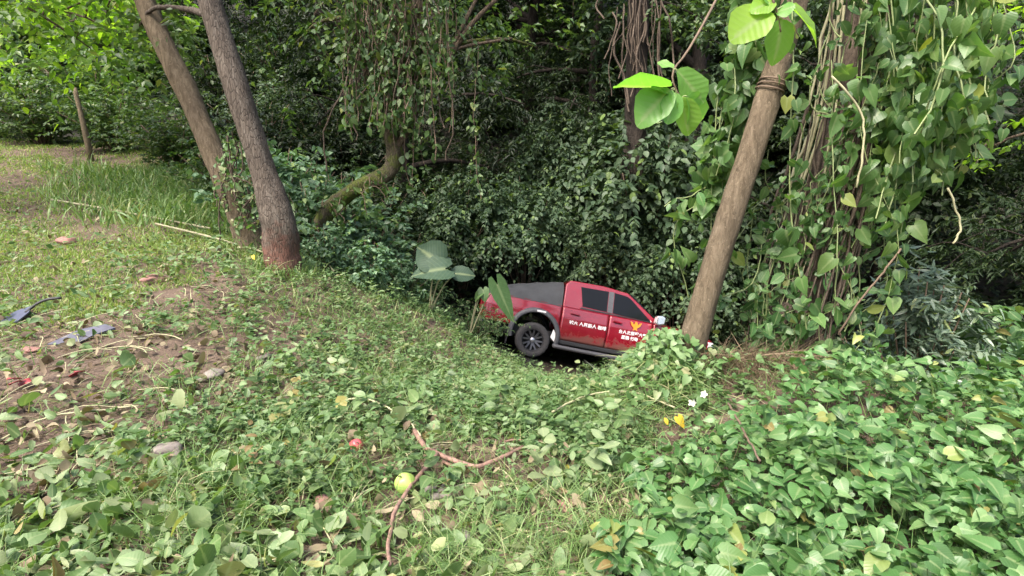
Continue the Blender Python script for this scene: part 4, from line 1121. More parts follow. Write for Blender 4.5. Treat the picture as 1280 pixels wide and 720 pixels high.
# ------------------------------------------------------------------ big-leaved taro plants by the tail of the pickup
def taro(label, base, lv, mat, stalk=.012):
    t = thing('taro_plant', base, label, 'plant')
    for (bx, by, tx, ty, Yb, Yt, sw, nn, rn_) in lv:
        b, e = P(bx, by, Yb), P(tx, ty, Yt)
        tpl = leaf_shape([(0.12 * sw, -.26), (0.28 * sw, -.24), (0.42 * sw, -.02), (0.42 * sw, .28), (0.30 * sw, .62), (0.13 * sw, .88)], [0, .2, .45, .72, 1.02], fold=.1, droop=.12)
        L = np.linalg.norm(e - b)
        V, F, A = leaves(tpl, np.zeros((1, 3)), (e - b)[None], np.array([nn], float), np.array([L]), np.array([rn_]), rn, zvar=(.8, 1.3), wvar=(1, 1))
        l_ = obj('leaf', mesh('leaf', V, F, mat, A), t); l_.location = b - np.array(base)
        s_ = spline([np.zeros(3), (b - base) * .55 + [0, 0, .10], b - base], 12)
        obj('stalk', mesh('stalk', *tube(s_, np.linspace(stalk * 1.3, stalk * .6, 12), 6), M['stempale']), t)
    return t


b0 = np.array([*P(535, 372, 8.6)[:2], 0]); b0[2] = H(b0[0], b0[1])
taro('taro plant with three broad grey-green leaves, left of the pickup', b0, [(545, 326, 520, 306, 8.4, 8.5, 1.7, (-.1, -1, .55), .3), (556, 336, 515, 340, 8.3, 8.15, 1.25, (0, -.9, .8), .9), (570, 342, 594, 344, 8.4, 8.45, 1.2, (.1, -.7, 1), .1)], M['taro'])
b0 = np.array([*P(585, 402, 8.7)[:2], 0]); b0[2] = H(b0[0], b0[1])
taro('taro plant with long curved stalks and a torn leaf over the pickup tail', b0, [(604, 362, 606, 376, 8.6, 8.5, 1.3, (.1, -1, .5), .6), (622, 356, 640, 402, 8.6, 8.55, .62, (.3, -1, .2), .2), (600, 366, 594, 376, 8.6, 8.5, 1.2, (-.3, -1, .5), .9)], M['taro2'], .010)
# ------------------------------------------------------------------ low growth and litter of the clearing
rc = np.random.default_rng(31)


def proj(p):
    x, y, z = p[:, 0], p[:, 1], p[:, 2] - CAM_H
    f = y * math.cos(_p) - z * math.sin(_p); up = y * math.sin(_p) + z * math.cos(_p)
    return 640 + FPX * x / f, 360 - FPX * up / f


def scatter(n, ylo, yhi, wide=1.0):
    y = ylo * (yhi / ylo) ** rc.random(n)
    x = rc.uniform(-1, 1, n) * (.93 * y * wide + .5)
    p = np.stack([x, y, H(x, y)], 1)
    px, py = proj(p)
    return p, px, py


def keep(p, prob):
    return p[rc.random(len(p)) < prob]


def slope_up(p, n=None):
    e = .05
    gx_ = (H0(p[:, 0] + e, p[:, 1]) - H0(p[:, 0] - e, p[:, 1])) / (2 * e); gy_ = (H0(p[:, 0], p[:, 1] + e) - H0(p[:, 0], p[:, 1] - e)) / (2 * e)
    return nrm(np.stack([-gx_, -gy_, np.ones(len(p))], 1))


def clump(x, y, f=1.0):
    v = np.sin(1.9 * f * x + 1.7 * np.sin(1.3 * f * y)) + np.sin(2.3 * f * y + 1.1 + 1.4 * np.sin(1.7 * f * x)) + .7 * np.sin(4.7 * f * x + 3.9 * f * y)
    return np.clip(.5 + v * .28, 0, 1)


def single_and_rest(name, label, cat, tpl, pos, ax, no, sz, mat, n_single, leafname='leaf', crumple=.22):
    """ground cover as one stuff object; the leaves that show largest are parts of their own"""
    rnd = rc.random(len(pos))
    d = np.linalg.norm(pos - [0, 0, CAM_H], axis=1)
    px, py = proj(pos)
    inv = (px > 5) & (px < 1275) & (py < 715)
    score = np.where(inv, sz / d, 0)
    order = np.argsort(-score)
    big, rest = order[:n_single], order[n_single:]
    V, F, A = leaves(tpl, pos[rest], ax[rest], no[rest], sz[rest], rnd[rest], rc, crumple=crumple)
    root = obj(name, mesh(name, V, F, mat, A), label=label, cat=cat, kind='stuff')
    for i in big:
        V, F, A = leaves(tpl, np.zeros((1, 3)), ax[i:i + 1], no[i:i + 1], sz[i:i + 1], rnd[i:i + 1], rc, crumple=crumple)
        l_ = obj(leafname, mesh(leafname, V, F, mat, A), root); l_.location = pos[i]
    return root


# cut leaves strewn over the clearing
p, px, py = scatter(13000, 1.25, 7.0)
zone = (px < np.interp(py, [380, 520, 720], [640, 760, 760])) & ((py > 430) | (px < 330))
w = zone * (1 - .93 * patch(p[:, 0], p[:, 1])) * np.interp(px, [-100, 300, 480, 700], [1, 1, .55, .2]) * np.interp(py, [430, 580], [.45, 1]) * np.interp(p[:, 1], [1.2, 4.2, 7], [1, .55, .2])
p = keep(p, w); n = len(p)
az = rc.uniform(0, 6.283, n); el = rc.normal(.12, .5, n)
ax = np.stack([np.cos(az) * np.cos(el), np.sin(az) * np.cos(el), np.sin(el)], 1)
no = slope_up(p) + rc.normal(0, .6, (n, 3)); no[:, 2] = np.abs(no[:, 2])
pp = p + np.stack([0 * az, 0 * az, rc.uniform(.01, .07, n) + .04 * np.abs(np.sin(el))], 1)
single_and_rest('cut_leaf_litter', 'pale cut leaves strewn over the trampled clearing', 'leaf litter', BROAD, pp, ax, no, np.clip(rc.lognormal(math.log(.060), .36, n), .025, .105), M['litter'], 290, crumple=.55)
# narrow cut leaves
p, px, py = scatter(5200, 1.25, 7.0)
p = keep(p, (px < 780) * (1 - .9 * patch(p[:, 0], p[:, 1])) * .8); n = len(p)
az = rc.uniform(0, 6.283, n); el = rc.normal(.1, .3, n)
ax = np.stack([np.cos(az) * np.cos(el), np.sin(az) * np.cos(el), np.sin(el)], 1)
V, F, A = leaves(LANCE, p + np.stack([0 * az, 0 * az, rc.uniform(.01, .06, n)], 1), ax, slope_up(p) + rc.normal(0, .5, (n, 3)), rc.uniform(.06, .14, n), rng=rc)
obj('narrow_leaf_litter', mesh('narrow_leaf_litter', V, F, M['litter'], A), label='narrow cut leaves mixed into the litter', cat='leaf litter', kind='stuff')

# dead brown leaves and low weeds over clearing and lawn
p, px, py = scatter(9000, 1.25, 10)
p = keep(p, (px < np.interp(py, [380, 520, 720], [700, 800, 800])) * (.35 + .5 * patch(p[:, 0], p[:, 1]))); n = len(p)
az = rc.uniform(0, 6.283, n)
V, F, A = leaves(OVATE, p + np.stack([0 * az, 0 * az, rc.uniform(.008, .06, n)], 1), np.stack([np.cos(az), np.sin(az), rc.normal(.05, .3, n)], 1), slope_up(p) + rc.normal(0, .5, (n, 3)), rc.uniform(.03, .085, n), rng=rc, crumple=.7)
obj('dead_leaf_litter', mesh('dead_leaf_litter', V, F, M['straw'], A), label='dead brown leaves scattered over the clearing', cat='leaf litter', kind='stuff')
p, px, py = scatter(16000, 4.6, 13)
p = keep(p, (px < 330) * (py < 470) * clump(p[:, 0] + 5, p[:, 1], 1.2) ** 2); n = len(p)
az = rc.uniform(0, 6.283, n)
V, F, A = leaves(LOW, p + np.stack([0 * az, 0 * az, rc.uniform(.03, .14, n)], 1), np.stack([np.cos(az), np.sin(az), rc.normal(.1, .3, n)], 1), np.array([0, 0, 1.0]) + rc.normal(0, .4, (n, 3)), rc.uniform(.05, .11, n), rng=rc)
obj('lawn_weed', mesh('lawn_weed', V, F, M['weed'], A), label='low broad weeds growing in patches through the lawn', cat='weed', kind='stuff')

# creeping plant that fills the near right
def creeper_zone(px, py): return (px > np.interp(py, [440, 520, 600, 720], [1120, 930, 800, 770]) + 25 * np.sin(py * .05)) & (py > np.interp(px, [900, 1100, 1280], [470, 484, 515]))
p, px, py = scatter(22000, 1.2, 6.0, 1.15)
p = keep(p, creeper_zone(px, py) * (1 - .9 * patch(p[:, 0], p[:, 1])) * np.interp(p[:, 1], [1.2, 4, 6], [1, .8, .6])); n = len(p)
hh = rc.uniform(.03, .22, n) * np.interp(p[:, 0], [.4, 1.2, 3], [.6, 1, 1.2]) + .13 * clump(p[:, 0], p[:, 1], 2.4) ** 1.5
az = rc.uniform(0, 6.283, n)
ax = np.stack([np.cos(az), np.sin(az) - .15, rc.normal(-.12, .25, n)], 1)
no = slope_up(p) * 1.0 + rc.normal(0, .42, (n, 3)) + [0, -.25, 0]
sz = np.clip(rc.lognormal(math.log(.057), .30, n), .025, .105)
root = single_and_rest('creeping_plant', 'dense green creeping plant with rounded leaves filling the near right', 'ground cover', HEART, p + np.stack([0 * hh, 0 * hh, hh], 1), ax, no, sz, M['creeper'], 290)
u_, ux, uy = scatter(22000, 1.2, 6.0, 1.15)
u_ = keep(u_, creeper_zone(ux, uy)); nu = len(u_)
V, F, A = leaves(OVATE, u_ + np.stack([0 * u_[:, 0], 0 * u_[:, 0], rc.uniform(.015, .09, nu)], 1), np.stack([rc.normal(0, 1, nu), rc.normal(0, 1, nu), rc.normal(.1, .3, nu)], 1), np.array([0, -.2, 1.0]) + rc.normal(0, .4, (nu, 3)), rc.uniform(.03, .06, nu), rc.random(nu) * .5, rc)
obj('lower_leaf', mesh('lower_leaf', V, F, M['creeper'], A), root, kind='stuff')
u_, ux, uy = scatter(5000, 1.2, 5.0, 1.15)
u_ = keep(u_, creeper_zone(ux, uy) * .7); nu = len(u_)
V, F, A = blades(u_, np.stack([rc.normal(0, .45, nu), rc.normal(0, .45, nu), np.ones(nu)], 1), rc.uniform(.15, .42, nu), rc.uniform(.003, .008, nu), rc.uniform(.1, .9, nu), rng=rc)
obj('creeper_grass', mesh('creeper_grass', V, F, M['grass'], A), label='scattered grass stalks standing in the creeping plant', cat='grass', kind='stuff')
k_ = rc.choice(n, min(n, 1500), replace=False)
V, F, A = blades(p[k_] - [0, 0, .02], np.stack([rc.normal(0, .3, len(k_)), rc.normal(0, .3, len(k_)), np.ones(len(k_))], 1), hh[k_] + .03, .006, .1, rng=rc)
obj('stem', mesh('stem', V, F, M['grass'], A), root, kind='stuff')

# fine weeds on the bank down to the pickup
p, px, py = scatter(15000, 2.2, 12.5)
bank_w = np.interp(px, [230, 380, 780, 880], [.25, 1, 1, .5]) * np.interp(py, [335, 360, 560, 640], [.4, 1, 1, .25]) * (px > 150) * ~creeper_zone(px, py)
nomud = 1 - np.exp(-(((p[:, 0] - .9) / .9) ** 2 + ((p[:, 1] - 10.2) / 1.4) ** 2) * 1.2)
bank_w = bank_w * (.25 + .75 * clump(p[:, 0], p[:, 1], 1.6)) * (1 - .95 * patch(p[:, 0], p[:, 1])) * nomud * ((p[:, 1] < 10.6) | (p[:, 0] < -.6))
wp = keep(p, bank_w); n = len(wp); m = 13
ph = rc.uniform(.06, .26, n) * np.interp(wp[:, 1], [3, 7, 12], [.7, 1.1, 1.3])
t_ = rc.uniform(.1, 1, (n, m)); az = rc.uniform(0, 6.283, (n, m)); lean_ = rc.normal(0, .28, (n, 2))
pos = wp[:, None] + np.stack([lean_[:, :1] * ph[:, None] * t_, lean_[:, 1:] * ph[:, None] * t_, ph[:, None] * t_], -1)
ax = np.stack([np.cos(az), np.sin(az), rc.normal(.1, .3, (n, m))], -1)
no = np.array([0, 0, 1.0]) + rc.normal(0, .4, (n, m, 3))
lsz = rc.uniform(.024, .052, (n, m)) * rc.uniform(.7, 1.6, (n, 1))
rnd = np.clip(rc.random((n, 1)) * .7 + rc.random((n, m)) * .35, 0, 1)
V, F, A = leaves(LOW, pos.reshape(-1, 3), ax.reshape(-1, 3), no.reshape(-1, 3), lsz.ravel(), rnd.ravel(), rc)
obj('bank_weed', mesh('bank_weed', V, F, M['weed'], A), label='fine green weeds covering the bank down to the pickup', cat='weed', kind='stuff')
# larger leafy weeds poking out of it
p2, px, py = scatter(2600, 2.4, 11)
w2 = np.interp(px, [230, 380, 780, 860], [.3, 1, 1, .3]) * (py > 345) * (py < 620) * (px > 150) * ~creeper_zone(px, py) * ((p2[:, 1] < 9.2) | (p2[:, 0] < -.6))
p2 = keep(p2, w2 * .32 * clump(p2[:, 1], p2[:, 0], 2.0) * (1 - .97 * patch(p2[:, 0], p2[:, 1]))); n = len(p2); m = 8
ph = rc.uniform(.1, .34, n); t_ = np.linspace(.3, 1, m)[None] + rc.normal(0, .05, (n, m)); az = rc.uniform(0, 6.283, (n, 1)) + np.arange(m) * 2.4
pos = p2[:, None] + np.stack([rc.normal(0, .02, (n, m)), rc.normal(0, .02, (n, m)), ph[:, None] * t_], -1)
ax = np.stack([np.cos(az), np.sin(az), np.full((n, m), .25)], -1)
V, F, A = leaves(OVATE, pos.reshape(-1, 3), ax.reshape(-1, 3), (np.array([0, 0, 1.0]) + rc.normal(0, .3, (n, m, 3))).reshape(-1, 3), (rc.uniform(.06, .115, (n, 1)) * (1.15 - .4 * t_)).ravel(), np.repeat(rc.random(n), m), rc)
obj('leafy_weed', mesh('leafy_weed', V, F, M['litter'], A), label='taller leafy weeds standing on the bank', cat='weed', kind='stuff')

# grass: fine blades through the litter, the lawn on the left, the drooping tuft on the mound
p, px, py = scatter(52000, 1.2, 10.5)
g = keep(p, ~creeper_zone(px, py) * (1 - .75 * patch(p[:, 0], p[:, 1])) * np.interp(px, [-50, 250, 500, 800], [.5, .6, 1, 1]) * (.25 + .75 * clump(p[:, 1], p[:, 0], 1.7)) * ((p[:, 1] < 9) | (p[:, 0] < -.4))); n = len(g)
V, F, A = blades(g, np.stack([rc.normal(0, .55, n), rc.normal(0, .55, n), np.ones(n)], 1), rc.uniform(.06, .20, n) * (.6 + .9 * clump(g[:, 0], g[:, 1], 2.2)), rc.uniform(.003, .008, n) * np.interp(g[:, 1], [2, 6, 10], [.8, 1.3, 2]), rc.uniform(.1, .9, n), rng=rc)
obj('wild_grass', mesh('wild_grass', V, F, M['grass'], A), label='thin wild grass growing through the litter', cat='grass', kind='stuff')
p, px, py = scatter(60000, 1.7, 11)
g = keep(p, np.interp(px, [150, 400, 800, 900], [.12, 1, 1, .4]) * (py < 740) * ~creeper_zone(px, py) * (1 - .9 * patch(p[:, 0], p[:, 1])) * clump(p[:, 0] + 3, p[:, 1], 1.3) * ((p[:, 1] < 9.3) | (p[:, 0] < -.5))); n = len(g)
V, F, A = blades(g, np.stack([rc.normal(0, .5, n), rc.normal(0, .5, n), np.ones(n)], 1), rc.uniform(.10, .30, n), rc.uniform(.004, .008, n) * np.interp(g[:, 1], [2.6, 6, 10], [.7, 1.2, 1.8]), rc.uniform(.2, 1.1, n), np.clip(rc.beta(2, 1.6, n), 0, 1), rng=rc)
obj('bank_grass', mesh('bank_grass', V, F, M['grass'], A), label='loose pale grass on the bank above the pickup', cat='grass', kind='stuff')
n = 125000
y = 4.8 * (17 / 4.8) ** rc.random(n); x = -rc.uniform(.25, 1.05, n) * y
p = np.stack([x, y, H(x, y)], 1); px, py = proj(p)
lim = np.interp(py, [170, 250, 330, 420], [260, 330, 300, 60])
g = keep(p, (px < lim + 20 * np.sin(py * .2)) * (1 - .8 * patch(p[:, 0], p[:, 1])) * (.08 + .85 * clump(p[:, 0], p[:, 1], 1.1))); n = len(g)
V, F, A = blades(g, np.stack([rc.normal(0, .4, n), rc.normal(0, .4, n), np.ones(n)], 1), rc.uniform(.03, .10, n), rc.uniform(.006, .014, n) * np.interp(g[:, 1], [5, 15], [.9, 1.8]), rc.uniform(.1, .7, n), rng=rc, seg=2)
obj('lawn', mesh('lawn', V, F, M['lawn'], A), label='short yellowish lawn on the rise at the left', cat='grass', kind='stuff')
# tall soft growth along the lawn edge, by the leaning trunks
n = 5200
px = rc.uniform(60, 330, n); Yv = rc.uniform(8.5, 12.5, n)
x = (px - 640) / FPX * Yv; p = np.stack([x, Yv, H(x, Yv)], 1)
p = keep(p, np.interp(px, [60, 190, 330], [.15, 1, 1]) * np.interp(Yv, [8.5, 9.5, 12.5], [.5, 1, 1])); n = len(p)
V, F, A = blades(p, np.stack([rc.normal(0, .3, n), rc.normal(0, .3, n), np.ones(n)], 1), rc.uniform(.2, .5, n), rc.uniform(.012, .03, n), rc.uniform(.2, .8, n), rng=rc, seg=4)
obj('tall_grass', mesh('tall_grass', V, F, M['grass'], A), label='tall soft grass along the lawn edge by the leaning trunks', cat='grass', kind='stuff')
# straw, rootlets and dry bits
p, px, py = scatter(15000, 1.2, 8)
p = keep(p, (.25 + .75 * patch(p[:, 0], p[:, 1])) * ((px < 900) | (py < 560))); n = len(p); az = rc.uniform(0, 6.283, n)
V, F, A = blades(p + [0, 0, .012], np.stack([np.cos(az), np.sin(az), rc.normal(.08, .14, n)], 1), rc.uniform(.05, .28, n), rc.uniform(.003, .007, n), rc.uniform(-.3, .3, n), rng=rc)
obj('dry_straw', mesh('dry_straw', V, F, M['straw'], A), label='dry straw and rootlets lying on the bare soil', cat='straw', kind='stuff')

# grass round the feet of the trunks
fg = []
for c, r_, n_ in [(P(356, 345, 7.0), .30, 420), (P(322, 315, 7.75), .30, 300), (P(868, 455, 4.0), .19, 260), (P(965, 500, 4.5), .4, 300)]:
    az = rc.uniform(0, 6.283, n_); rr_ = r_ * rc.uniform(.75, 1.5, n_)
    fg.append(np.stack([c[0] + np.cos(az) * rr_, c[1] + np.sin(az) * rr_, H(c[0] + np.cos(az) * rr_, c[1] + np.sin(az) * rr_)], 1))
fg = np.concatenate(fg); n = len(fg)
V, F, A = blades(fg, np.stack([rc.normal(0, .4, n), rc.normal(0, .4, n), np.ones(n)], 1), rc.uniform(.10, .34, n), rc.uniform(.006, .014, n), rc.uniform(.2, 1.0, n), rng=rc)
obj('trunk_foot_grass', mesh('trunk_foot_grass', V, F, M['grass'], A), label='rough grass round the feet of the tree trunks', cat='grass', kind='stuff')
# mound of drooping grass between the pickup and the leaning trunk
mc = P(818, 476, 3.95)
t = thing('grass_mound', (mc[0], mc[1], H(mc[0], mc[1])), 'mound of long drooping grass in front of the pickup nose', 'grass')
n = 1900
q = np.stack([rc.normal(0, .18, n), rc.normal(-.08, .17, n), np.zeros(n)], 1)
bz = .24 * np.exp(-((q[:, 0] - .02) / .26) ** 2 - (q[:, 1] / .28) ** 2)
q[:, 2] = H(mc[0] + q[:, 0], mc[1] + q[:, 1]) - H(mc[0], mc[1]) + bz
V, F, A = blades(q, np.stack([q[:, 0] * 1.2 + rc.normal(0, .55, n), q[:, 1] * 1.5 - .4 + rc.normal(0, .55, n), np.ones(n) * .6], 1), rc.uniform(.07, .26, n), rc.uniform(.004, .013, n), rc.uniform(.2, 1.5, n), rng=rc, seg=4)
obj('blade', mesh('blade', V, F, M['grass'], A), t, kind='stuff')
n = 620
q = np.stack([rc.normal(0, .22, n), rc.normal(-.03, .18, n), np.zeros(n)], 1)
q[:, 2] = H(mc[0] + q[:, 0], mc[1] + q[:, 1]) - H(mc[0], mc[1]) + .24 * np.exp(-((q[:, 0] - .02) / .26) ** 2 - (q[:, 1] / .28) ** 2) + rc.uniform(.05, .22, n)
V, F, A = leaves(HEART, q, np.stack([rc.normal(0, .6, n), rc.normal(-.3, .5, n), rc.normal(-.4, .3, n)], 1), np.stack([rc.normal(0, .4, n), rc.normal(-.5, .4, n), np.ones(n)], 1), rc.uniform(.03, .075, n), rng=rc)
obj('leaf', mesh('leaf', V, F, M['weed'], A), t, kind='stuff')
bm = bmesh.new(); bmesh.ops.create_icosphere(bm, subdivisions=4, radius=1)
for v in bm.verts:
    v.co = Vector((v.co.x * .30, v.co.y * .30, v.co.z * .20 + .02 * math.sin(9 * v.co.x) * math.cos(8 * v.co.y)))
me = bpy.data.meshes.new('earth'); bm.to_mesh(me); bm.free(); me.materials.append(M['soil']); obj('earth', me, t)
# brown dead roots hanging over the cut edge under the two trees
dm = P(905, 505, 4.05)
t = thing('root_mass', (dm[0], dm[1], H(dm[0], dm[1])), 'brown mass of dead roots under the wire-bound trunk', 'roots')
n = 3000
q = np.stack([rc.uniform(-.3, .55, n), rc.normal(-.05, .16, n), np.zeros(n)], 1)
q[:, 2] = H(dm[0] + q[:, 0], dm[1] + q[:, 1]) - H(dm[0], dm[1]) + rc.uniform(0, .16, n)
V, F, A = blades(q, np.stack([rc.normal(0, .5, n), rc.normal(-.6, .4, n), rc.normal(-.2, .6, n)], 1), rc.uniform(.10, .32, n), rc.uniform(.003, .008, n), rc.uniform(0, .6, n), rc.random(n) * .55, rng=rc)
obj('rootlet', mesh('rootlet', V, F, M['straw'], A), t, kind='stuff')
# small bushes over the gully on the right
sv = make_shrub(np.random.default_rng(3), 'round silvery shrub with narrow whorled leaves in front of the dark gully', .42, 2.0, 22, 260, 12, .10, LANCE, M['silver'], droop=.1, zdir=.25, L=(.15, .32), tmin=.72, spread=.1, name='silvery_shrub')
c = P(1162, 376, 4.8); place(sv, c[0], c[1], 0, 1.0); sv.location.z = c[2] - 1.55
yb = make_shrub(np.random.default_rng(4), 'light green bush at the right edge above the creeping plant', .55, .9, 18, 240, 11, .085, OVATE, M['creeper'], droop=.3, L=(.2, .4), name='light_bush')
c = P(1262, 480, 4.6); place(yb, c[0], c[1], 0, 1.25)
yb.location.z = c[2] - .70
b2 = make_shrub(np.random.default_rng(6), 'dim broad-leaved bush low in the gully, left of the light bush', .8, 1.1, 16, 150, 10, .16, OVATE, M['blue'], droop=.3, L=(.3, .5), name='gully_bush')
c = P(1110, 480, 5.8); place(b2, c[0], c[1], 0, 1.0)
for px_, Y_, s_, lab in [(1230, 6.6, 1.2, 'dim broad-leaved bush deep in the gully at the right edge')]:
    place(copy_tree(b2), (px_ - 640) / FPX * Y_, Y_, px_, s_, label=lab)

wc = make_shrub(np.random.default_rng(8), 'clump of rank weeds hiding the underside of the pickup tail', .55, .55, 20, 260, 10, .075, LANCE, M['weed'], droop=.4, L=(.15, .35), name='weed_clump')
place(wc, -.75, 9.7, 0, 1.0)
for x, y, s_, lab in [(-1.5, 9.2, .8, 'clump of rank weeds left of the pickup tail'), (1.5, 8.9, .6, 'clump of rank weeds below the pickup sill')]:
    place(copy_tree(wc), x, y, x, s_, label=lab)
# ------------------------------------------------------------------ things lying on the clearing
rp = np.random.default_rng(41)
M['panel'] = plain('grey_blue_plastic', (.065, .07, .11), .4, var=.15, vscale=6)
M['panel2'] = plain('dusty_grey_plate', (.085, .085, .115), .6, var=.3, vscale=9, bump=.3)
M['redfrag'] = plain('red_plastic', (.24, .03, .035), .5, var=.5, vscale=14)
M['redfruit'] = plain('red_fruit_skin', (.42, .07, .08), .35, var=.45, vscale=18)
M['greenfruit'] = plain('green_fruit_skin', (.30, .42, .10), .45, var=.4, vscale=12)
M['stone'] = plain('grey_stone', (.17, .145, .13), .85, var=.35, vscale=18, bump=.6)
M['stonered'] = plain('pinkish_stone', (.24, .125, .105), .9, var=.35, vscale=22, bump=.6)
M['petal'] = plain('white_petal', (.72, .72, .62), .6)


def lump(name, px, py, r, mat, label, cat, squash=.7, rough=.26, sub=3, sink=.6, elong=1.2):
    c = on_ground(px, py)
    bm = bmesh.new(); bmesh.ops.create_icosphere(bm, subdivisions=sub, radius=1)
    ph = rp.uniform(0, 6.28, 6)
    for v in bm.verts:
        q = v.co.copy()
        f = 1 + rough * (math.sin(3.1 * q.x + ph[0]) * math.sin(2.7 * q.y + ph[1]) + .6 * math.sin(5.3 * q.z + ph[2] + 2 * q.x) + .4 * math.sin(8.1 * q.y + ph[3]) * math.sin(7.3 * q.x + ph[4]))
        v.co = Vector((q.x * r * elong * f, q.y * r * f, q.z * r * squash * f))
    me = bpy.data.meshes.new(name); bm.to_mesh(me); bm.free(); me.materials.append(mat)
    for p_ in me.polygons: p_.use_smooth = True
    o = obj(name, me, label=label, cat=cat)
    o.location = (c[0], c[1], c[2] + r * squash * (1 - sink)); o.rotation_euler = (0, 0, rp.uniform(0, 6.28))
    return o


lump('stone', 265, 474, .075, M['stone'], 'grey-brown stone half buried in the bare soil patch', 'stone')
lump('stone', 212, 570, .070, M['stone'], 'dark brown stone among the cut leaves, lower left', 'stone')
lump('stone', 330, 450, .05, M['stone'], 'small brown stone at the back edge of the bare patch', 'stone')
lump('stone', 580, 682, .05, M['stone'], 'grey stone at the bottom beside the long brown root', 'stone')
lump('stone', 548, 622, .07, M['stone'], 'dark flat stone between the green fruit and the forked root', 'stone', squash=.5)
lump('stone', 712, 636, .045, M['stonered'], 'reddish flat stone right of the dug soil', 'stone', squash=.5)
lump('stone', 405, 632, .042, M['stonered'], 'pinkish red stone in the grass left of the green fruit', 'stone')
lump('stone', 40, 440, .045, M['stonered'], 'pinkish stone just below the grey-blue panels', 'stone')
lump('stone', 84, 304, .09, M['stonered'], 'pale pinkish stone on the lawn', 'stone')
lump('stone', 190, 352, .09, M['stonered'], 'tan stone in the weeds between lawn and bare soil', 'stone', squash=.5)


def shards(px, py, r, label):
    """broken curved red plastic"""
    c = on_ground(px, py)
    n = 7
    t = thing('red_fragment', c + [0, 0, .02], label, 'fragment')
    for a in range(3):
        th = np.linspace(-.8, .8, n); u_ = np.linspace(-1, 1, 5)
        w = rp.uniform(.6, 1.0)
        V = np.array([[(r * math.sin(x) * 1.1, r * y * w * (.8 + .3 * math.sin(3 * x + a)), r * .5 * (math.cos(x) - .7) + .01 * y) for y in u_] for x in th]).reshape(-1, 3)
        F = np.array([(i * 5 + j, i * 5 + j + 1, (i + 1) * 5 + j + 1, (i + 1) * 5 + j) for i in range(n - 1) for j in range(4)])
        o = obj('shard', mesh('shard', V, F, M['redfrag'], smooth=False), t)
        o.modifiers.new('thickness', 'SOLIDIFY').thickness = .004
        o.rotation_euler = (rp.normal(0, .5), rp.normal(0, .5), rp.uniform(0, 6.28)); o.location = (rp.normal(0, r * .5), rp.normal(0, r * .5), .015 + .02 * a)
    return t


shards(28, 487, .045, 'crimson broken plastic on bare soil, larger of the two red bits')
shards(98, 478, .03, 'small dull red broken plastic on the bare soil patch')


def fruit(px, py, r, mat, label, elong=1.0):
    c = on_ground(px, py)
    n, k_ = 20, 14
    t = thing('fruit', c + [0, 0, r * .85 + .035], label, 'fruit')
    V = []
    for i in range(k_ + 1):
        a = math.pi * i / k_
        rr = math.sin(a) * r * (1 - .12 * math.cos(a)); zz = math.cos(a) * r * elong - .18 * r * math.exp(-(a / .35) ** 2)
        for j in range(n):
            th = 2 * math.pi * j / n
            V.append((rr * math.cos(th) * (1 + .03 * math.sin(5 * th)), rr * math.sin(th) * (1 + .03 * math.sin(5 * th)), zz))
    F = np.array([(i * n + j, (i + 1) * n + j, (i + 1) * n + (j + 1) % n, i * n + (j + 1) % n) for i in range(k_) for j in range(n)])
    body = obj('skin', mesh('skin', np.array(V), F, mat), t)
    st = obj('stalk', mesh('stalk', *tube(spline([(0, 0, r * .8 * elong), (.004, 0, r * 1.05 * elong), (.014, .004, r * 1.3 * elong)], 6), .0035, 6), M['stembrown']), t)
    t.rotation_euler = (rp.normal(0, .9), rp.normal(.4, .5), rp.uniform(0, 6.28))
    return t


fruit(507, 622, .052, M['greenfruit'], 'round pale green fruit beside the long brown root')
fruit(446, 572, .040, M['redfruit'], 'dull red oval fruit in the grass left of the forked root', 1.25)

# grey-blue broken panels
c = on_ground(20, 402)
t = thing('broken_panel', c + [0, 0, .03], 'grey-blue broken car panel with black edge lying at the left edge', 'car panel')
bm = bmesh.new()
pts = [(-.17, -.07), (.08, -.09), (.13, .02), (.10, .12), (-.06, .13), (-.16, .06)]
vs = [bm.verts.new((x, y, .04 * math.sin(6 * x) + .05 * y)) for x, y in pts]; bm.faces.new(vs)
r_ = bmesh.ops.extrude_face_region(bm, geom=list(bm.faces)); bmesh.ops.translate(bm, vec=(0, 0, .012), verts=[v for v in r_['geom'] if isinstance(v, bmesh.types.BMVert)])
bmesh.ops.recalc_face_normals(bm, faces=bm.faces)
me = bpy.data.meshes.new('shell'); bm.to_mesh(me); bm.free(); me.materials.append(M['panel']); o = obj('shell', me, t)
for q, rr_ in (([(.09, .03, .03), (.14, .12, .05), (.22, .17, .06), (.34, .19, .05)], .013), ([(-.20, -.09, .0), (-.05, -.105, .0), (.09, -.10, .01)], .010)):
    obj('edge_strip', mesh('edge_strip', *tube(spline(q, 12), rr_, 8), M['black']), t)
t.rotation_euler = (R(22), R(-6), R(5))
c = on_ground(103, 424)
t2 = thing('flat_plate', c + [0, 0, .03], 'dusty lavender-grey plate lying in the weeds right of the black-edged panel', 'plate')
bm = bmesh.new()
pts = [(-.20, -.13), (.03, -.15), (.10, -.02), (.22, .10), (.12, .16), (-.06, .10), (-.13, .0)]
vs = [bm.verts.new((x, y, .015 * math.sin(9 * x))) for x, y in pts]; bm.faces.new(vs)
r_ = bmesh.ops.extrude_face_region(bm, geom=list(bm.faces)); bmesh.ops.translate(bm, vec=(0, 0, .01), verts=[v for v in r_['geom'] if isinstance(v, bmesh.types.BMVert)])
bmesh.ops.recalc_face_normals(bm, faces=bm.faces)
me = bpy.data.meshes.new('sheet'); bm.to_mesh(me); bm.free(); me.materials.append(M['panel2']); obj('sheet', me, t2)
obj('lip', mesh('lip', *tube(spline([(.10, -.02, .01), (.16, .05, .012), (.22, .10, .01)], 8), .007, 6), M['panel']), t2)
t2.rotation_euler = (R(14), R(4), R(12))

M['cane'] = plain('weathered_cane', (.26, .24, .15), .75, var=.35, vscale=14)
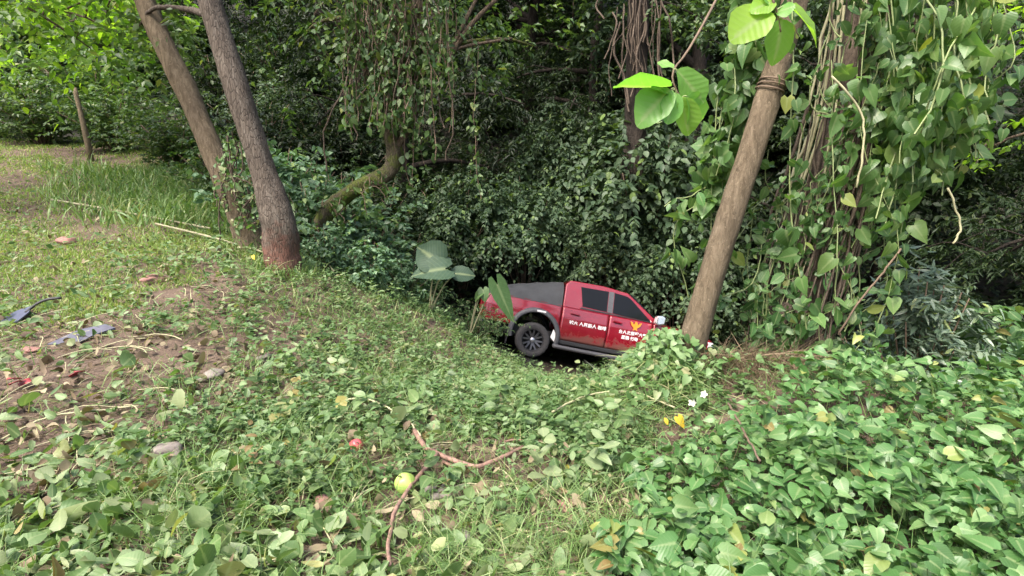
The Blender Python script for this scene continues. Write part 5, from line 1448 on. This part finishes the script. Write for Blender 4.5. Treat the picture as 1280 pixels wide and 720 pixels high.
# pale canes lying by the leaning trunks
for (a, b, r_, lift, lab) in [((66, 257), (264, 294), .017, .10, 'long pale cane lying along the lawn edge, the upper one'), ((196, 288), (342, 328), .014, .10, 'pale cane running to the foot of the stout leaning trunk'), ((384, 306), (418, 350), .012, .12, 'short pale cane leaning in the weeds right of the stout trunk')]:
    A_, B_ = on_ground(*a) + [0, 0, lift], on_ground(*b) + [0, 0, lift]
    mid_ = (A_ + B_) / 2; mid_[2] = max(mid_[2], H(mid_[0], mid_[1]) + .07)
    q = spline([A_, mid_ + [0, 0, .01], B_], 30)
    V, F = tube(q, r_ * (1 + .12 * (np.arange(30) % 6 == 0)), 8, .02, rp)
    obj('cane', mesh('cane', V, F, M['cane']), label=lab, cat='cane')

# roots and runners on the soil of the cut bank
M['rootred'] = plain('reddish_root', (.21, .125, .095), .8, var=.4, vscale=30, bump=.3)
for pts, r_, mat, lab, lift in [
        ([(518, 552), (532, 574), (552, 584), (590, 597), (622, 590), (656, 571)], .0135, M['rootred'], 'thick reddish brown root curving across the dug soil', .075),
        ([(552, 580), (574, 592), (598, 596), (600, 610)], .010, M['rootred'], 'short side root beneath the thick reddish root', .03),
        ([(548, 586), (522, 622), (498, 660), (489, 695), (486, 735)], .010, M['rootred'], 'long brown root running down to the bottom of the picture', .08),
        ([(640, 572), (630, 560), (655, 558), (690, 560)], .006, M['rootred'], 'thin brown rootlet at the end of the thick reddish root', .05),
        ([(425, 513), (462, 516), (490, 526), (512, 545), (524, 560)], .006, M['stempale'], 'pale stem leading into the thick reddish root', .08),
        ([(690, 536), (728, 518), (770, 510), (806, 515), (840, 530)], .006, M['stempale'], 'pale green runner arching across to the yellow leaf', .12),
        ([(610, 668), (650, 672), (700, 672), (735, 676)], .006, M['stempale'], 'pale straight stem lying near the bottom middle', .03),
        ([(905, 560), (925, 600), (945, 640)], .006, M['stembrown'], 'thin brown runner lying over the creeping plant', .28),
        ([(0, 560), (60, 530), (120, 520), (180, 512)], .006, M['stempale'], 'pale stem lying across the lower left soil', .04),
        ([(230, 590), (300, 565), (340, 545), (365, 535)], .005, M['stem'], 'green stem lying among the cut leaves', .05)]:
    q = spline([on_ground(x, min(y, 735)) + [0, 0, lift] for x, y in pts], 30) + np.cumsum(rp.normal(0, .0022, (30, 3)), 0)
    obj('root' if mat is M['rootred'] else 'runner', mesh('root', *tube(q, r_ * np.linspace(1.1, .8, 30), 8, .10, rp, lumps=.2), mat), label=lab, cat='root' if mat is M['rootred'] else 'stem')

# single odd-coloured leaves and petals
for (px, py, sz, mat, tpl, lab, cat, lift) in [(846, 540, .085, 'yellow', HEART, 'large orange-yellow leaf below the root mass', 'leaf', .10), (829, 541, .05, 'yellow', OVATE, 'small yellow leaf left of the large orange-yellow one', 'leaf', .10), (606, 624, .05, 'yellow', OVATE, 'yellow leaf on the dug soil below the thick reddish root', 'leaf', .05),
                                              (707, 594, .05, 'yellow', OVATE, 'small yellow leaf right of the dug soil', 'leaf', .06), (318, 338, .06, 'yellow', HEART, 'yellow leaf left of the stout trunk foot', 'leaf', .18)]:
    c = on_ground(px, py)
    V, F, A = leaves(tpl, np.zeros((1, 3)), np.array([[.3, -.3, -.5]]), np.array([[0., -1, .7]]), np.array([sz]), np.array([.5]), rp)
    o = obj('fallen_leaf', mesh('fallen_leaf', V, F, M[mat], A), label=lab, cat=cat); o.location = c + [0, 0, lift]
for px, py, lab in [(876, 516, 'white petalled flower under the wire-bound trunk, right of its pair'), (862, 527, 'white petalled flower under the wire-bound trunk, left of its pair')]:
    c = on_ground(px, py); t = thing('white_flower', c + [0, -.02, .14], lab, 'flower')
    for a in range(5):
        d = np.array([[math.cos(a * 1.257), -.3, math.sin(a * 1.257)]])
        V, F, A = leaves(BROAD, np.zeros((1, 3)), d, np.array([[0, -1., .3]]), np.array([.028]), np.array([.5]), rp)
        obj('petal', mesh('petal', V, F, M['petal'], A), t)
    obj('stalk', mesh('stalk', *tube([(0, 0, 0), (0, .02, -.07), (0, .02, -.15)], .003, 5), M['stem']), t)

# grey narrow-leaved plant in front of the sill of the pickup
b0 = np.array([*P(762, 470, 8.6)[:2], 0]); b0[2] = H(b0[0], b0[1])
M['greyleaf'] = leaf_mat('grey_blade', [(0, (.12, .14, .12)), (1, (.22, .24, .21))], trans=.2, rough=.4, vein=0, objvar=.1)
t = thing('blade_plant', b0, 'tuft of narrow grey blades in front of the pickup sill', 'plant')
for a in range(22):
    V, F, A = blades(np.zeros((1, 3)), np.array([[rp.normal(-.5, .7), rp.normal(0, .4), 1.0]]), np.array([rp.uniform(.45, .85)]), np.array([.022]), np.array([rp.uniform(.2, .8)]), rng=rp, seg=5)
    obj('blade', mesh('blade', V, F, M['greyleaf'], A), t)

# clods of soil on the bare patches
cp, px, py = scatter(9000, 1.4, 7)
cp = keep(cp, patch(cp[:, 0], cp[:, 1]) * .35)[:700]
bm = bmesh.new(); bmesh.ops.create_icosphere(bm, subdivisions=1, radius=1)
base = np.array([v.co for v in bm.verts]); bf = np.array([[v.index for v in f.verts] for f in bm.faces]); bm.free()
n = len(cp)
sz = np.clip(rp.lognormal(math.log(.013), .5, n), .005, .05)
V = cp[:, None] + base[None] * (sz[:, None] * rp.uniform(.6, 1.3, (n, len(base))))[..., None] * np.array([1.2, 1, .7])
obj('soil_clod', mesh('soil_clod', V.reshape(-1, 3), (bf[None] + (np.arange(n) * len(base))[:, None, None]).reshape(-1, 3), M['soil'], smooth=False), label='small clods of brown earth on the bare patches', cat='soil', kind='stuff')
# cut stems strewn among the leaves
parts = []
cp, px, py = scatter(700, 1.3, 6)
cp = keep(cp, (px < 800) * .45)
for c in cp:
    az = rp.uniform(0, 6.28); L = rp.uniform(.15, .5); d = np.array([math.cos(az), math.sin(az), 0]); s_ = np.array([-d[1], d[0], 0])
    q = np.array([c + d * L * t + s_ * .12 * L * math.sin(3 * t + az) for t in np.linspace(0, 1, 6)]); q[:, 2] = H(q[:, 0], q[:, 1]) + .03 + .02 * np.sin(np.linspace(0, 3.1, 6))
    parts.append(tube(q, rp.uniform(.0018, .004), 5, 0, rp, caps=False))
obj('cut_stem', mesh('cut_stem', *join(parts), M['stempale']), label='thin pale cut stems strewn among the leaves', cat='stem', kind='stuff')
